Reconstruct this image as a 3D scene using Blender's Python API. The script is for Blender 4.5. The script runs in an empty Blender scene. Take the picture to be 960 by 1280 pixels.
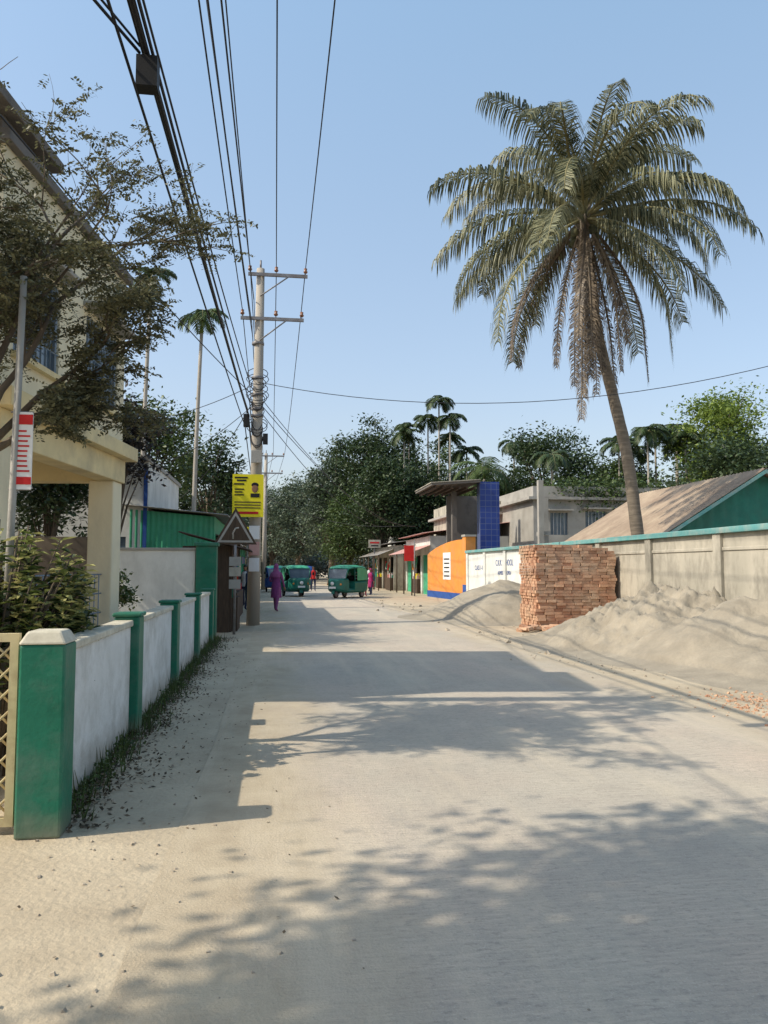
import bpy, math, random
import numpy as np
from mathutils import Vector, Matrix, noise
random.seed(3); R=np.random.default_rng(5)
scene=bpy.context.scene
scene.view_settings.view_transform='Standard'
scene.view_settings.look='None'
scene.view_settings.exposure=0

# ------------------------------------------------------------ materials
def mat(name,c1,c2=None,scale=4,rough=.85,bump=0.0,bscale=30,stretch=(1,1,1),stain=None,stain_amt=.5,stain_scale=.8,metal=0,island=0.0,trans=0.0,lowdirt=None,spec=.3):
    m=bpy.data.materials.new(name); m.use_nodes=True
    nt=m.node_tree; N=nt.nodes; L=nt.links
    bs=N['Principled BSDF']; out=N['Material Output']
    bs.inputs['Roughness'].default_value=rough; bs.inputs['Metallic'].default_value=metal
    bs.inputs['Specular IOR Level'].default_value=spec
    geo=N.new('ShaderNodeNewGeometry')
    mp=N.new('ShaderNodeMapping'); mp.inputs['Scale'].default_value=stretch
    L.new(geo.outputs['Position'],mp.inputs['Vector'])
    c2=c2 or tuple(x*.8 for x in c1)
    nz=N.new('ShaderNodeTexNoise'); nz.inputs['Scale'].default_value=scale; nz.inputs['Detail'].default_value=6
    nz.inputs['Roughness'].default_value=.65
    L.new(mp.outputs[0],nz.inputs['Vector'])
    cr=N.new('ShaderNodeValToRGB'); cr.color_ramp.elements[0].position=.33; cr.color_ramp.elements[1].position=.67
    cr.color_ramp.elements[0].color=(*c2,1); cr.color_ramp.elements[1].color=(*c1,1)
    if island>0:
        mx=N.new('ShaderNodeMath'); mx.operation='MULTIPLY'; mx.inputs[1].default_value=island
        L.new(geo.outputs['Random Per Island'],mx.inputs[0])
        m2=N.new('ShaderNodeMath'); m2.operation='MULTIPLY'; m2.inputs[1].default_value=1-island
        L.new(nz.outputs['Fac'],m2.inputs[0])
        ad=N.new('ShaderNodeMath'); ad.operation='ADD'; L.new(mx.outputs[0],ad.inputs[0]); L.new(m2.outputs[0],ad.inputs[1])
        if island>.6:
            cr.color_ramp.elements[0].position=.1; cr.color_ramp.elements[1].position=.9
        else:
            cr.color_ramp.elements[0].position=.25; cr.color_ramp.elements[1].position=.75
        L.new(ad.outputs[0],cr.inputs[0])
    else: L.new(nz.outputs['Fac'],cr.inputs[0])
    col=cr.outputs[0]
    if stain:
        n2=N.new('ShaderNodeTexNoise'); n2.inputs['Scale'].default_value=stain_scale; n2.inputs['Detail'].default_value=8; n2.inputs['Roughness'].default_value=.7
        L.new(mp.outputs[0],n2.inputs['Vector'])
        r2=N.new('ShaderNodeValToRGB'); r2.color_ramp.elements[0].position=.45; r2.color_ramp.elements[1].position=.7
        r2.color_ramp.elements[0].color=(0,0,0,1); r2.color_ramp.elements[1].color=(stain_amt,)*3+(1,)
        L.new(n2.outputs['Fac'],r2.inputs[0])
        mm=N.new('ShaderNodeMixRGB'); L.new(r2.outputs[0],mm.inputs[0]); L.new(col,mm.inputs[1]); mm.inputs[2].default_value=(*stain,1)
        col=mm.outputs[0]
    if lowdirt:
        dc,h=lowdirt
        sx=N.new('ShaderNodeSeparateXYZ'); L.new(geo.outputs['Position'],sx.inputs[0])
        n3=N.new('ShaderNodeTexNoise'); n3.inputs['Scale'].default_value=5; n3.inputs['Detail'].default_value=5
        L.new(geo.outputs['Position'],n3.inputs['Vector'])
        a=N.new('ShaderNodeMath'); a.operation='MULTIPLY_ADD'; a.inputs[1].default_value=-h*1.6; L.new(n3.outputs['Fac'],a.inputs[0]); L.new(sx.outputs['Z'],a.inputs[2])
        mr=N.new('ShaderNodeMapRange'); mr.inputs['From Min'].default_value=-h*.8; mr.inputs['From Max'].default_value=h*.4
        mr.inputs['To Min'].default_value=.85; mr.inputs['To Max'].default_value=0
        L.new(a.outputs[0],mr.inputs[0])
        mm=N.new('ShaderNodeMixRGB'); L.new(mr.outputs[0],mm.inputs[0]); L.new(col,mm.inputs[1]); mm.inputs[2].default_value=(*dc,1)
        col=mm.outputs[0]
    L.new(col,bs.inputs['Base Color'])
    if bump>0:
        nb=N.new('ShaderNodeTexNoise'); nb.inputs['Scale'].default_value=bscale; nb.inputs['Detail'].default_value=6
        L.new(mp.outputs[0],nb.inputs['Vector'])
        b=N.new('ShaderNodeBump'); b.inputs['Strength'].default_value=bump; b.inputs['Distance'].default_value=.02
        L.new(nb.outputs['Fac'],b.inputs['Height']); L.new(b.outputs[0],bs.inputs['Normal'])
    if trans>0:
        t=N.new('ShaderNodeBsdfTranslucent'); L.new(col,t.inputs[0])
        ms=N.new('ShaderNodeMixShader'); ms.inputs[0].default_value=trans
        L.new(bs.outputs[0],ms.inputs[1]); L.new(t.outputs[0],ms.inputs[2]); L.new(ms.outputs[0],out.inputs[0])
    return m

M={}
M['dirt']=mat('dirt',(.50,.42,.30),(.39,.32,.225),scale=1.2,bump=.6,bscale=25,stain=(.31,.25,.175),stain_scale=.5,stain_amt=.65)
M['sand']=mat('sand',(.36,.31,.235),(.27,.235,.18),scale=2.5,bump=.7,bscale=20,stain=(.21,.18,.135),stain_scale=.9,stain_amt=.7)
M['whitewash']=mat('whitewash',(.72,.72,.69),(.62,.62,.58),scale=3,bump=.3,stain=(.36,.35,.30),stain_scale=1.8,stain_amt=.7,lowdirt=((.28,.24,.18),.25))
M['green']=mat('green_paint',(.012,.16,.095),(.008,.12,.07),scale=5,rough=.5,bump=.15,stain=(.10,.17,.13),stain_scale=3,stain_amt=.6,lowdirt=((.20,.19,.14),.14))
M['cap']=mat('cap_white',(.66,.62,.50),(.48,.44,.34),scale=8,stain=(.26,.23,.18),stain_scale=3)
M['cream']=mat('cream_plaster',(.74,.67,.48),(.68,.61,.43),scale=1.2,bump=.15,stain=(.44,.39,.29),stain_scale=.9,stain_amt=.55,stretch=(1,1,.5))
M['cream2']=mat('cream_trim',(.74,.61,.34),(.62,.51,.29),scale=2,stain=(.32,.28,.2),stain_scale=1.5,stain_amt=.55)
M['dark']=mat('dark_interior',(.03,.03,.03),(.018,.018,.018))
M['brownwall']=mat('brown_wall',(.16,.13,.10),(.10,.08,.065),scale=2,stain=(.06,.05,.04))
M['brown']=mat('brown_board',(.09,.06,.04),(.05,.035,.025),scale=3,stretch=(6,6,1))
M['glass']=mat('window_glass',(.10,.14,.18),(.06,.09,.12),rough=.12,spec=.6)
M['bluegrey']=mat('bluegrey_frame',(.22,.28,.34),(.17,.22,.28))
M['concrete']=mat('concrete',(.42,.40,.36),(.30,.285,.255),scale=3,bump=.3,stain=(.16,.15,.13),stain_scale=1.5,stain_amt=.7)
M['darkconc']=mat('weathered_concrete',(.20,.18,.16),(.11,.10,.09),scale=2,bump=.3,stain=(.06,.055,.05),stain_scale=1)
M['pole']=mat('pole_concrete',(.42,.38,.32),(.30,.27,.23),scale=4,bump=.2,stretch=(1,1,.3),stain=(.18,.16,.14),stain_scale=2)
M['oldwall']=mat('old_plaster',(.48,.44,.36),(.35,.325,.265),scale=1.3,bump=.5,bscale=12,stretch=(1,1,.4),stain=(.16,.15,.125),stain_scale=1.5,stain_amt=.95,lowdirt=((.18,.165,.13),.8))
M['whitewall']=mat('white_wall',(.74,.74,.70),(.64,.64,.60),scale=1.5,stretch=(1,1,.5),stain=(.40,.40,.36),stain_scale=1.2,stain_amt=.65,lowdirt=((.35,.3,.24),.3))
M['teal']=mat('teal_cap',(.10,.30,.30),(.16,.34,.32),scale=3,stain=(.35,.36,.32),stain_scale=2.2,stain_amt=.8)
M['brick']=mat('brick',(.58,.35,.22),(.36,.18,.11),scale=20,bump=.4,island=.75,stain=(.52,.41,.29),stain_scale=1.6,stain_amt=.75)
M['rustroof']=mat('rust_tin',(.40,.315,.225),(.27,.20,.145),scale=1.2,rough=.6,stain=(.16,.115,.08),stain_scale=.7,stain_amt=.65)
M['greentin']=mat('green_tin',(.015,.16,.12),(.01,.11,.085),scale=2,rough=.45,stain=(.06,.12,.09))
M['greentin2']=mat('light_green_tin',(.07,.40,.22),(.05,.30,.17),scale=2,rough=.5,stain=(.12,.2,.12))
M['greytin']=mat('grey_tin',(.32,.32,.31),(.2,.18,.16),scale=1.5,rough=.5,stain=(.2,.13,.08),stain_scale=.8)
M['orange']=mat('orange_paint',(.72,.28,.055),(.62,.225,.045),scale=2,stain=(.46,.25,.12),stain_scale=1.5,stain_amt=.6)
M['blue']=mat('blue_paint',(.03,.09,.32),(.025,.07,.25))
M['red']=mat('red_paint',(.55,.03,.03),(.45,.02,.02))
M['pink']=mat('pink_paint',(.55,.32,.28),(.45,.26,.23),stain=(.3,.2,.18))
M['yellow']=mat('yellow_board',(.76,.66,.03),(.70,.60,.02),scale=2)
M['white']=mat('white_paint',(.75,.75,.74),(.68,.68,.66))
M['black']=mat('black_rubber',(.015,.015,.016),(.01,.01,.01),rough=.6)
M['cable']=mat('cable',(.02,.02,.024),(.014,.014,.016),rough=.55)
M['steel']=mat('steel',(.25,.25,.26),(.16,.14,.13),rough=.5,metal=.3)
M['porcelain']=mat('porcelain',(.25,.12,.07),(.2,.09,.05),rough=.25)
M['bark']=mat('bark',(.16,.125,.09),(.09,.07,.05),scale=6,bump=.8,bscale=20,stretch=(1,1,.3))
M['palmbark']=mat('palm_bark',(.22,.18,.135),(.11,.09,.07),scale=5,bump=.9,bscale=6,stretch=(.4,.4,3))
def leafm(n,a,b,tr=.25,sc=.6): return mat(n,a,b,scale=sc,rough=.5,island=.55,trans=tr,spec=.35)
M['leaf']=leafm('leaf',(.10,.145,.042),(.03,.055,.018))
M['leafdark']=leafm('leaf_dark',(.066,.10,.036),(.022,.04,.017))
M['leaflight']=leafm('leaf_light',(.24,.31,.055),(.085,.135,.03),.35)
M['leaffar']=leafm('leaf_far_hazetint',(.115,.15,.09),(.06,.085,.058))  # far leaves: distance haze painted into the colour, paler than near leaves
M['leafhaze']=leafm('leaf_hazetint',(.18,.22,.19),(.12,.15,.135))  # farthest trees: stronger distance haze painted into the leaf colour
M['leafred']=leafm('leaf_darkred',(.05,.04,.035),(.018,.018,.018))
M['leafdry']=leafm('leaf_olive',(.18,.175,.09),(.055,.06,.032))
M['croton']=leafm('leaf_croton',(.50,.47,.20),(.12,.17,.04),.3)
M['palm']=leafm('palm_leaf',(.27,.265,.15),(.022,.036,.018),.2,1.6)
M['palmdead']=leafm('palm_leaf_dead',(.24,.185,.125),(.07,.052,.038),.2)
M['rachis']=mat('rachis',(.24,.22,.11),(.15,.13,.06))
M['grass']=leafm('grass',(.09,.13,.035),(.04,.06,.02),.3)
M['litter']=mat('litter',(.14,.10,.06),(.035,.03,.02),island=.8)
M['stone']=mat('stones',(.42,.36,.28),(.26,.22,.17),island=.8)
M['gatecream']=mat('gate_paint',(.62,.52,.30),(.52,.43,.24),rough=.5,stain=(.25,.15,.08),stain_scale=6)
M['skin']=mat('skin',(.25,.13,.075),(.22,.11,.06),rough=.5)
M['hair']=mat('hair',(.012,.01,.009),(.008,.007,.006),rough=.4)
def tilemat():
    m=mat('blue_tiles',(.03,.07,.30),(.02,.05,.22),rough=.25)
    nt=m.node_tree; b=nt.nodes['Principled BSDF']
    g=nt.nodes.new('ShaderNodeNewGeometry'); mp=nt.nodes.new('ShaderNodeMapping'); mp.inputs['Rotation'].default_value=(math.radians(90),0,0)
    br=nt.nodes.new('ShaderNodeTexBrick'); br.offset=0; br.inputs['Scale'].default_value=1
    br.inputs['Brick Width'].default_value=.3; br.inputs['Row Height'].default_value=.3; br.inputs['Mortar Size'].default_value=.012
    br.inputs['Color1'].default_value=(.018,.04,.19,1); br.inputs['Color2'].default_value=(.025,.055,.24,1); br.inputs['Mortar'].default_value=(.10,.13,.24,1)
    nt.links.new(g.outputs['Position'],mp.inputs[0]); nt.links.new(mp.outputs[0],br.inputs['Vector']); nt.links.new(br.outputs[0],b.inputs['Base Color'])
    return m
M['tile']=tilemat()

def roadmat():
    m=bpy.data.materials.new('concrete_road'); m.use_nodes=True; nt=m.node_tree; N=nt.nodes; L=nt.links; bs=N['Principled BSDF']
    bs.inputs['Roughness'].default_value=.9; bs.inputs['Specular IOR Level'].default_value=.2
    g=N.new('ShaderNodeNewGeometry')
    def noi(scale,st=(1,1,1),d=6,r=.6,off=(0,0,0)):
        mp=N.new('ShaderNodeMapping'); mp.inputs['Scale'].default_value=st; mp.inputs['Location'].default_value=off; L.new(g.outputs['Position'],mp.inputs[0])
        n=N.new('ShaderNodeTexNoise'); n.inputs['Scale'].default_value=scale; n.inputs['Detail'].default_value=d; n.inputs['Roughness'].default_value=r
        L.new(mp.outputs[0],n.inputs['Vector']); return n.outputs['Fac']
    def ramp(f,p0,p1,c0,c1):
        r=N.new('ShaderNodeValToRGB'); r.color_ramp.elements[0].position=p0; r.color_ramp.elements[1].position=p1
        r.color_ramp.elements[0].color=(*c0,1); r.color_ramp.elements[1].color=(*c1,1); L.new(f,r.inputs[0]); return r.outputs[0]
    def mix(f,a,b):
        x=N.new('ShaderNodeMixRGB'); 
        if isinstance(f,float): x.inputs[0].default_value=f
        else: L.new(f,x.inputs[0])
        L.new(a,x.inputs[1])
        if isinstance(b,tuple): x.inputs[2].default_value=(*b,1)
        else: L.new(b,x.inputs[2])
        return x.outputs[0]
    base=ramp(noi(1.3),.3,.7,(.42,.37,.30),(.53,.47,.375))
    base=mix(ramp(noi(.45,(1,.6,1)),.42,.68,(0,0,0),(.6,)*3),base,(.59,.45,.345))
    base=mix(ramp(noi(20,(.22,2.2,1),4,.7),.44,.62,(.38,)*3,(0,)*3),base,(.31,.28,.235))
    base=mix(ramp(noi(38,(.5,1,1),5,.75),.52,.68,(0,)*3,(.7,)*3),base,(.25,.225,.19))
    base=mix(ramp(noi(2.2,(1,.8,1),8,.75,(7,3,0)),.56,.70,(0,)*3,(.55,)*3),base,(.32,.29,.25))
    base=mix(ramp(noi(.22,(1,1,1),6,.6,(17,3,0)),.48,.66,(0,)*3,(.4,)*3),base,(.35,.32,.275))
    base=mix(ramp(noi(120,(1,1,1),2,.6,(3,3,0)),.62,.70,(0,)*3,(.5,)*3),base,(.62,.56,.46))
    sx=N.new('ShaderNodeSeparateXYZ'); L.new(g.outputs['Position'],sx.inputs[0])
    d=N.new('ShaderNodeMath'); d.operation='SUBTRACT'; L.new(sx.outputs[0],d.inputs[0]); d.inputs[1].default_value=2.4
    a=N.new('ShaderNodeMath'); a.operation='ABSOLUTE'; L.new(d.outputs[0],a.inputs[0])
    b=N.new('ShaderNodeMath'); b.operation='MULTIPLY_ADD'; L.new(noi(.9,(1,.35,1),7,.65),b.inputs[0]); b.inputs[1].default_value=2.4; L.new(a.outputs[0],b.inputs[2])
    mr=N.new('ShaderNodeMapRange'); mr.inputs['From Min'].default_value=2.9; mr.inputs['From Max'].default_value=3.75; L.new(b.outputs[0],mr.inputs[0])
    dcol=ramp(noi(2.2,(1,1,1),8,.7),.3,.7,(.37,.30,.21),(.50,.42,.30))
    base=mix(mr.outputs[0],base,dcol)
    base=mix(ramp(noi(1.1,(1.6,.18,1),7,.7,(3,9,0)),.5,.68,(0,)*3,(.6,)*3),base,(.56,.48,.36))
    L.new(base,bs.inputs['Base Color'])
    bp=N.new('ShaderNodeBump'); bp.inputs['Strength'].default_value=.5; bp.inputs['Distance'].default_value=.013
    L.new(noi(20,(.22,2.2,1),4,.7),bp.inputs['Height'])
    bp2=N.new('ShaderNodeBump'); bp2.inputs['Strength'].default_value=.6; bp2.inputs['Distance'].default_value=.01
    L.new(noi(70,(1,1,1),3,.65),bp2.inputs['Height']); L.new(bp.outputs[0],bp2.inputs['Normal']); L.new(bp2.outputs[0],bs.inputs['Normal'])
    return m
M['road']=roadmat()

# ------------------------------------------------------------ mesh builder
class MB:
    def __init__(s): s.v=[]; s.f=[]; s.m=[]; s.sm=[]; s.mats=[]
    def mi(s,k):
        if k not in s.mats: s.mats.append(k)
        return s.mats.index(k)
    def add(s,vs,fs,k,smooth=False):
        o=len(s.v); s.v.extend([tuple(p) for p in vs]); i=s.mi(k)
        for f in fs: s.f.append(tuple(a+o for a in f)); s.m.append(i); s.sm.append(smooth)
    def box(s,x0,x1,y0,y1,z0,z1,k,M4=None):
        vs=[(x,y,z) for x in(x0,x1) for y in(y0,y1) for z in(z0,z1)]
        if M4 is not None: vs=[M4@Vector(p) for p in vs]
        s.add(vs,[(0,1,3,2),(4,6,7,5),(0,4,5,1),(2,3,7,6),(0,2,6,4),(1,5,7,3)],k)
    def tube(s,pts,rad,k,seg=8,smooth=True,cap=True):
        pts=[Vector(p) for p in pts]; n=len(pts)
        if not hasattr(rad,'__len__'): rad=[rad]*n
        vs=[];prev=None
        for i,p in enumerate(pts):
            t=(pts[min(i+1,n-1)]-pts[max(i-1,0)]).normalized()
            if prev is None:
                a=t.orthogonal().normalized()
            else:
                a=(prev-t*prev.dot(t)).normalized()
            prev=a; b=t.cross(a)
            for j in range(seg):
                th=2*math.pi*j/seg; vs.append(p+(a*math.cos(th)+b*math.sin(th))*rad[i])
        fs=[(i*seg+j,i*seg+(j+1)%seg,(i+1)*seg+(j+1)%seg,(i+1)*seg+j) for i in range(n-1) for j in range(seg)]
        if cap: fs+= [tuple(reversed(range(seg))),tuple(range((n-1)*seg,n*seg))]
        s.add(vs,fs,k,smooth)
    def ell(s,c,r,k,seg=12,rings=8,M4=None):
        vs=[];
        for i in range(rings+1):
            ph=math.pi*i/rings
            for j in range(seg):
                th=2*math.pi*j/seg
                p=Vector((r[0]*math.sin(ph)*math.cos(th),r[1]*math.sin(ph)*math.sin(th),r[2]*math.cos(ph)))
                if M4 is not None: p=M4@p
                vs.append(p+Vector(c))
        fs=[(i*seg+j,(i+1)*seg+j,(i+1)*seg+(j+1)%seg,i*seg+(j+1)%seg) for i in range(rings) for j in range(seg)]
        s.add(vs,fs,k,True)
    def loft(s,rings,k,smooth=True,closed=True):
        n=len(rings[0]); vs=[p for r in rings for p in r]
        fs=[(i*n+j,i*n+(j+1)%n,(i+1)*n+(j+1)%n,(i+1)*n+j) for i in range(len(rings)-1) for j in range(n if closed else n-1)]
        s.add(vs,fs,k,smooth)
    def corr(s,p0,p1,p2,p3,k,wl=.15,amp=.02):
        p0,p1,p2,p3=[Vector(p) for p in (p0,p1,p2,p3)]
        n=max(4,int((p1-p0).length/wl*4)); nr=(p1-p0).cross(p3-p0).normalized()
        vs=[]
        for i in range(n+1):
            t=i/n; o=nr*amp*math.sin(t*n/4*2*math.pi)
            vs+= [p0.lerp(p1,t)+o, p3.lerp(p2,t)+o]
        s.add(vs,[(2*i,2*i+2,2*i+3,2*i+1) for i in range(n)],k,True)
    def leaves(s,C,size,k,aspect=.45,upb=.6,dirs=None):
        n=len(C); C=np.asarray(C)
        nr=R.normal(size=(n,3)); nr[:,2]=np.abs(nr[:,2])+upb; nr/=np.linalg.norm(nr,axis=1)[:,None]
        t=R.normal(size=(n,3)) if dirs is None else dirs+R.normal(size=(n,3))*.35
        t-=nr*(t*nr).sum(1)[:,None]; t/=np.linalg.norm(t,axis=1)[:,None]
        b=np.cross(nr,t); L=(size*R.uniform(.6,1.3,n))[:,None]
        V=np.stack([C-t*L*.5,C+b*L*aspect*.5,C+t*L*.5,C-b*L*aspect*.5],1).reshape(-1,3)
        o=len(s.v); s.v.extend(map(tuple,V.tolist())); i=s.mi(k)
        s.f.extend([(o+4*j,o+4*j+1,o+4*j+2,o+4*j+3) for j in range(n)]); s.m.extend([i]*n); s.sm.extend([False]*n)
    def obj(s,name,parent=None,loc=None,rotz=0,bevel=0,recenter=True):
        v=np.array(s.v,dtype=float)
        me=bpy.data.meshes.new(name)
        o=bpy.data.objects.new(name,me)
        if loc is None and recenter and parent is None:
            c=(v.min(0)+v.max(0))/2; c[2]=v[:,2].min(); v=v-c; o.location=c
        elif loc is not None: o.location=loc
        o.rotation_euler[2]=rotz
        me.from_pydata(v.tolist(),[],s.f)
        for k in s.mats: me.materials.append(M[k])
        me.polygons.foreach_set('material_index',s.m); me.polygons.foreach_set('use_smooth',s.sm); me.update()
        scene.collection.objects.link(o)
        if bevel:
            b=o.modifiers.new('bevel','BEVEL'); b.width=bevel; b.segments=2; b.limit_method='ANGLE'
        if parent: o.parent=parent
        return o
def empty(name,loc=(0,0,0),rotz=0):
    e=bpy.data.objects.new(name,None); e.location=loc; e.rotation_euler[2]=rotz; e.empty_display_size=.3; scene.collection.objects.link(e); return e
def wall_open(mb,x0,x1,z0,z1,y0,y1,ops,k):
    xs=sorted({x0,x1,*[o[0] for o in ops],*[o[1] for o in ops]})
    for a,b in zip(xs[:-1],xs[1:]):
        c=(a+b)/2; hs=sorted([(o[2],o[3]) for o in ops if o[0]<c<o[1]]); z=z0
        for h0,h1 in hs:
            if h0>z: mb.box(a,b,y0,y1,z,h0,k)
            z=h1
        if z<z1: mb.box(a,b,y0,y1,z,z1,k)
def text(s,name,size,loc,rot,k,parent,ext=.004):
    cu=bpy.data.curves.new(name,'FONT'); cu.body=s; cu.size=size; cu.extrude=ext; cu.align_x='CENTER'; cu.align_y='CENTER'
    cu.materials.append(M[k]); o=bpy.data.objects.new(name,cu); o.location=loc; o.rotation_euler=rot; scene.collection.objects.link(o)
    if parent: o.parent=parent
    return o

# ------------------------------------------------------------ camera, sun, sky
cam=bpy.data.cameras.new('camera'); co=bpy.data.objects.new('camera',cam); scene.collection.objects.link(co); scene.camera=co
cam.sensor_fit='VERTICAL'; cam.sensor_height=24; cam.lens=24*960/1280; cam.clip_end=3000; cam.clip_start=.05
co.location=(0,0,1.6); co.rotation_euler=(math.radians(90+4.17),0,math.radians(-8))
el=math.radians(43); dx,dy=.985,.17
Ld=Vector((dx*math.cos(el),dy*math.cos(el),-math.sin(el)))
sl=bpy.data.lights.new('sun','SUN'); sl.energy=4.8; sl.angle=math.radians(.53); sl.color=(1,.91,.76)
so=bpy.data.objects.new('sun',sl); so.rotation_euler=Ld.to_track_quat('-Z','Y').to_euler(); so.location=(-20,-5,30); scene.collection.objects.link(so)
w=bpy.data.worlds.new('World'); scene.world=w; w.use_nodes=True; nt=w.node_tree
sk=nt.nodes.new('ShaderNodeTexSky'); sk.sky_type='NISHITA'; sk.sun_disc=False; sk.sun_elevation=el; sk.sun_rotation=math.atan2(-dx,-dy)
sk.air_density=1.0; sk.dust_density=2.5; sk.ozone_density=1.2; sk.altitude=0
bg=nt.nodes['Background']; bg.inputs[1].default_value=.14
tc=nt.nodes.new('ShaderNodeTexCoord'); sp=nt.nodes.new('ShaderNodeSeparateXYZ'); nt.links.new(tc.outputs['Generated'],sp.inputs[0])
hr=nt.nodes.new('ShaderNodeValToRGB'); hr.color_ramp.elements[0].position=0; hr.color_ramp.elements[0].color=(.66,.58,.50,1); hr.color_ramp.elements[1].position=.75; hr.color_ramp.elements[1].color=(.38,.68,.97,1)
m_=hr.color_ramp.elements.new(.25); m_.color=(.54,.65,.74,1)
nt.links.new(sp.outputs[2],hr.inputs[0])
vm=nt.nodes.new('ShaderNodeVectorMath'); vm.operation='SCALE'; vm.inputs['Scale'].default_value=3.1; nt.links.new(hr.outputs[0],vm.inputs[0])
va=nt.nodes.new('ShaderNodeVectorMath'); va.operation='ADD'; nt.links.new(vm.outputs[0],va.inputs[0]); nt.links.new(sk.outputs[0],va.inputs[1]); nt.links.new(va.outputs[0],bg.inputs[0])

# ------------------------------------------------------------ ground & road
mb=MB(); mb.add([(-900,-300,0),(900,-300,0),(900,1600,0),(-900,1600,0)],[(0,1,2,3)],'dirt'); mb.obj('ground',recenter=False)
mb=MB(); n=60
ys=[-12+ i*(232/n) for i in range(n+1)]
L_=[];
for i,y in enumerate(ys):
    j=.12*noise.noise(Vector((y*.4,1,0))); j2=.2*noise.noise(Vector((y*.35,7,0)))
    bend=0 if y<55 else -((y-55)**2)*.0022
    L_+=[(-.55+j+bend,y,.004),(5.3+j2+bend,y,.004)]
mb.add(L_,[(2*i,2*i+1,2*i+3,2*i+2) for i in range(n)],'road'); mb.obj('road',recenter=False)

# ------------------------------------------------------------ left boundary wall
e=empty('boundary_wall',(-1.4,11,0))
mb=MB()
py=[5.03,8.0,11.0,14.0,17.0]
for a,b in zip(py[:-1],py[1:]):
    mb.box(-1.53,-1.40,a+.14,b-.14,0,1.03,'whitewash'); mb.box(-1.56,-1.375,a+.14,b-.14,1.03,1.09,'cap')
o=mb.obj('wall_panels',loc=(0,0,0),bevel=.012); o.parent=e; o.location=(1.4,-11,0)
mb=MB()
for i,y in enumerate(py):
    if i==0:
        mb.box(-1.515,-1.25,4.9,5.165,0,1.14,'green')
        mb.add([(-1.525,4.89,1.14),(-1.24,4.89,1.14),(-1.24,5.175,1.14),(-1.525,5.175,1.14),(-1.48,4.93,1.22),(-1.285,4.93,1.22),(-1.285,5.13,1.22),(-1.48,5.13,1.22)],
          [(3,2,1,0),(0,1,5,4),(1,2,6,5),(2,3,7,6),(3,0,4,7),(4,5,6,7)],'cap')
    else:
        mb.box(-1.56,-1.32,y-.138,y+.138,0,1.12,'green'); mb.box(-1.58,-1.30,y-.15,y+.15,1.12,1.16,'green')
o=mb.obj('wall_pillars',loc=(0,0,0),bevel=.015); o.parent=e; o.location=(1.4,-11,0)

# garden gate
mb=MB(); g0,g1=-3.05,-1.55
for x in (g0,g1-.05): mb.box(x,x+.05,5.0,5.05,.05,1.2,'gatecream')
for z in (.05,1.15): mb.box(g0+.05,g1-.05,5.002,5.048,z,z+.05,'gatecream')
W=g1-g0-.1; H=1.05; st=.13
k=-H
while k<W:
    x0=max(k,0); x1=min(k+H,W)
    if x1-x0>.03:
        mb.tube([(g0+.05+x0,5.02,.1+x0-k),(g0+.05+x1,5.02,.1+x1-k)],.008,'gatecream',5)
        mb.tube([(g0+.05+x0,5.03,.1+H-(x0-k)),(g0+.05+x1,5.03,.1+H-(x1-k))],.008,'gatecream',5)
    k+=st
mb.obj('garden_gate')

# perpendicular compound wall + green post
mb=MB(); mb.box(-3.9,-1.82,18.0,18.18,0,2.0,'whitewall'); mb.box(-3.9,-1.80,17.97,18.21,2.0,2.06,'concrete'); mb.box(-14,-3.9,18.0,18.18,0,2.3,'brownwall'); mb.obj('compound_wall',bevel=.01)
mb=MB(); mb.box(-1.8,-1.34,17.9,18.3,0,2.1,'green'); mb.box(-1.84,-1.3,17.86,18.34,2.1,2.18,'green'); mb.obj('gate_post',bevel=.015)

# ------------------------------------------------------------ cream house
ang=math.atan2(-.9928,-.12)
H_=empty('cream_house',(-2.50,13.2,0),ang)
mb=MB() # local x: along facade toward camera, y<0 inward
HL=4.35
wall_open(mb,0,HL,3.6,6.4,-.2,-.06,[(.35,1.75,4.1,5.3),(2.7,4.0,4.1,5.3)],'cream')
mb.box(HL-.14,HL,-6,-.201,3.6,6.4,'cream'); mb.box(0,.14,-6,-.201,3.6,6.4,'cream'); mb.box(.14,HL-.14,-6,-5.86,3.6,6.4,'cream')
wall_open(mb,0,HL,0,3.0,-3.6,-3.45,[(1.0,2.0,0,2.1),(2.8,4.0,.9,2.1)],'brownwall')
mb.box(0,.14,-6,-3.601,0,3.0,'cream'); mb.box(HL-.14,HL,-6,-3.601,0,3.0,'cream')
mb.obj('walls',parent=H_)
mb=MB()
mb.box(-.15,HL+.1,-6.1,.16,3.38,3.60,'cream2'); mb.box(0,HL,-.32,.0,3.0,3.38,'cream2'); mb.box(0,.3,-3.4,-.32,3.0,3.38,'cream2')
mb.box(-.06,HL+.1,-6.3,.04,6.4,6.54,'darkconc'); 
mb.box(3.0,HL+.5,-3.4,.06,6.75,6.88,'darkconc'); mb.box(3.2,HL,-3,-.1,6.541,6.75,'darkconc')
mb.box(HL+1.0,HL+1.22,-4.6,.25,6.86,7.06,'darkconc'); mb.box(HL+.3,HL+1.0,-4.6,-4.35,6.88,7.0,'darkconc'); mb.box(HL,HL+.3,-4.6,-3.4,6.88,7.0,'darkconc')  # beams added past the roof end to cast a thin shadow across the road
mb.box(.2,1.9,-.06,.22,5.38,5.45,'concrete'); mb.box(2.6,4.15,-.06,.22,5.38,5.45,'concrete')
mb.obj('slabs_and_shadow_beams',parent=H_,bevel=.012)
mb=MB()
for s in (.03,3.9): mb.box(s,s+.42,-.44,-.04,0,3.0,'cream')
mb.box(HL+1.02,HL+1.2,-4.58,-4.4,0,6.86,'cream')  # post for the added shadow-casting beams, not part of the porch
mb.obj('porch_columns_and_beam_post',parent=H_,bevel=.02)
mb=MB()
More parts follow.
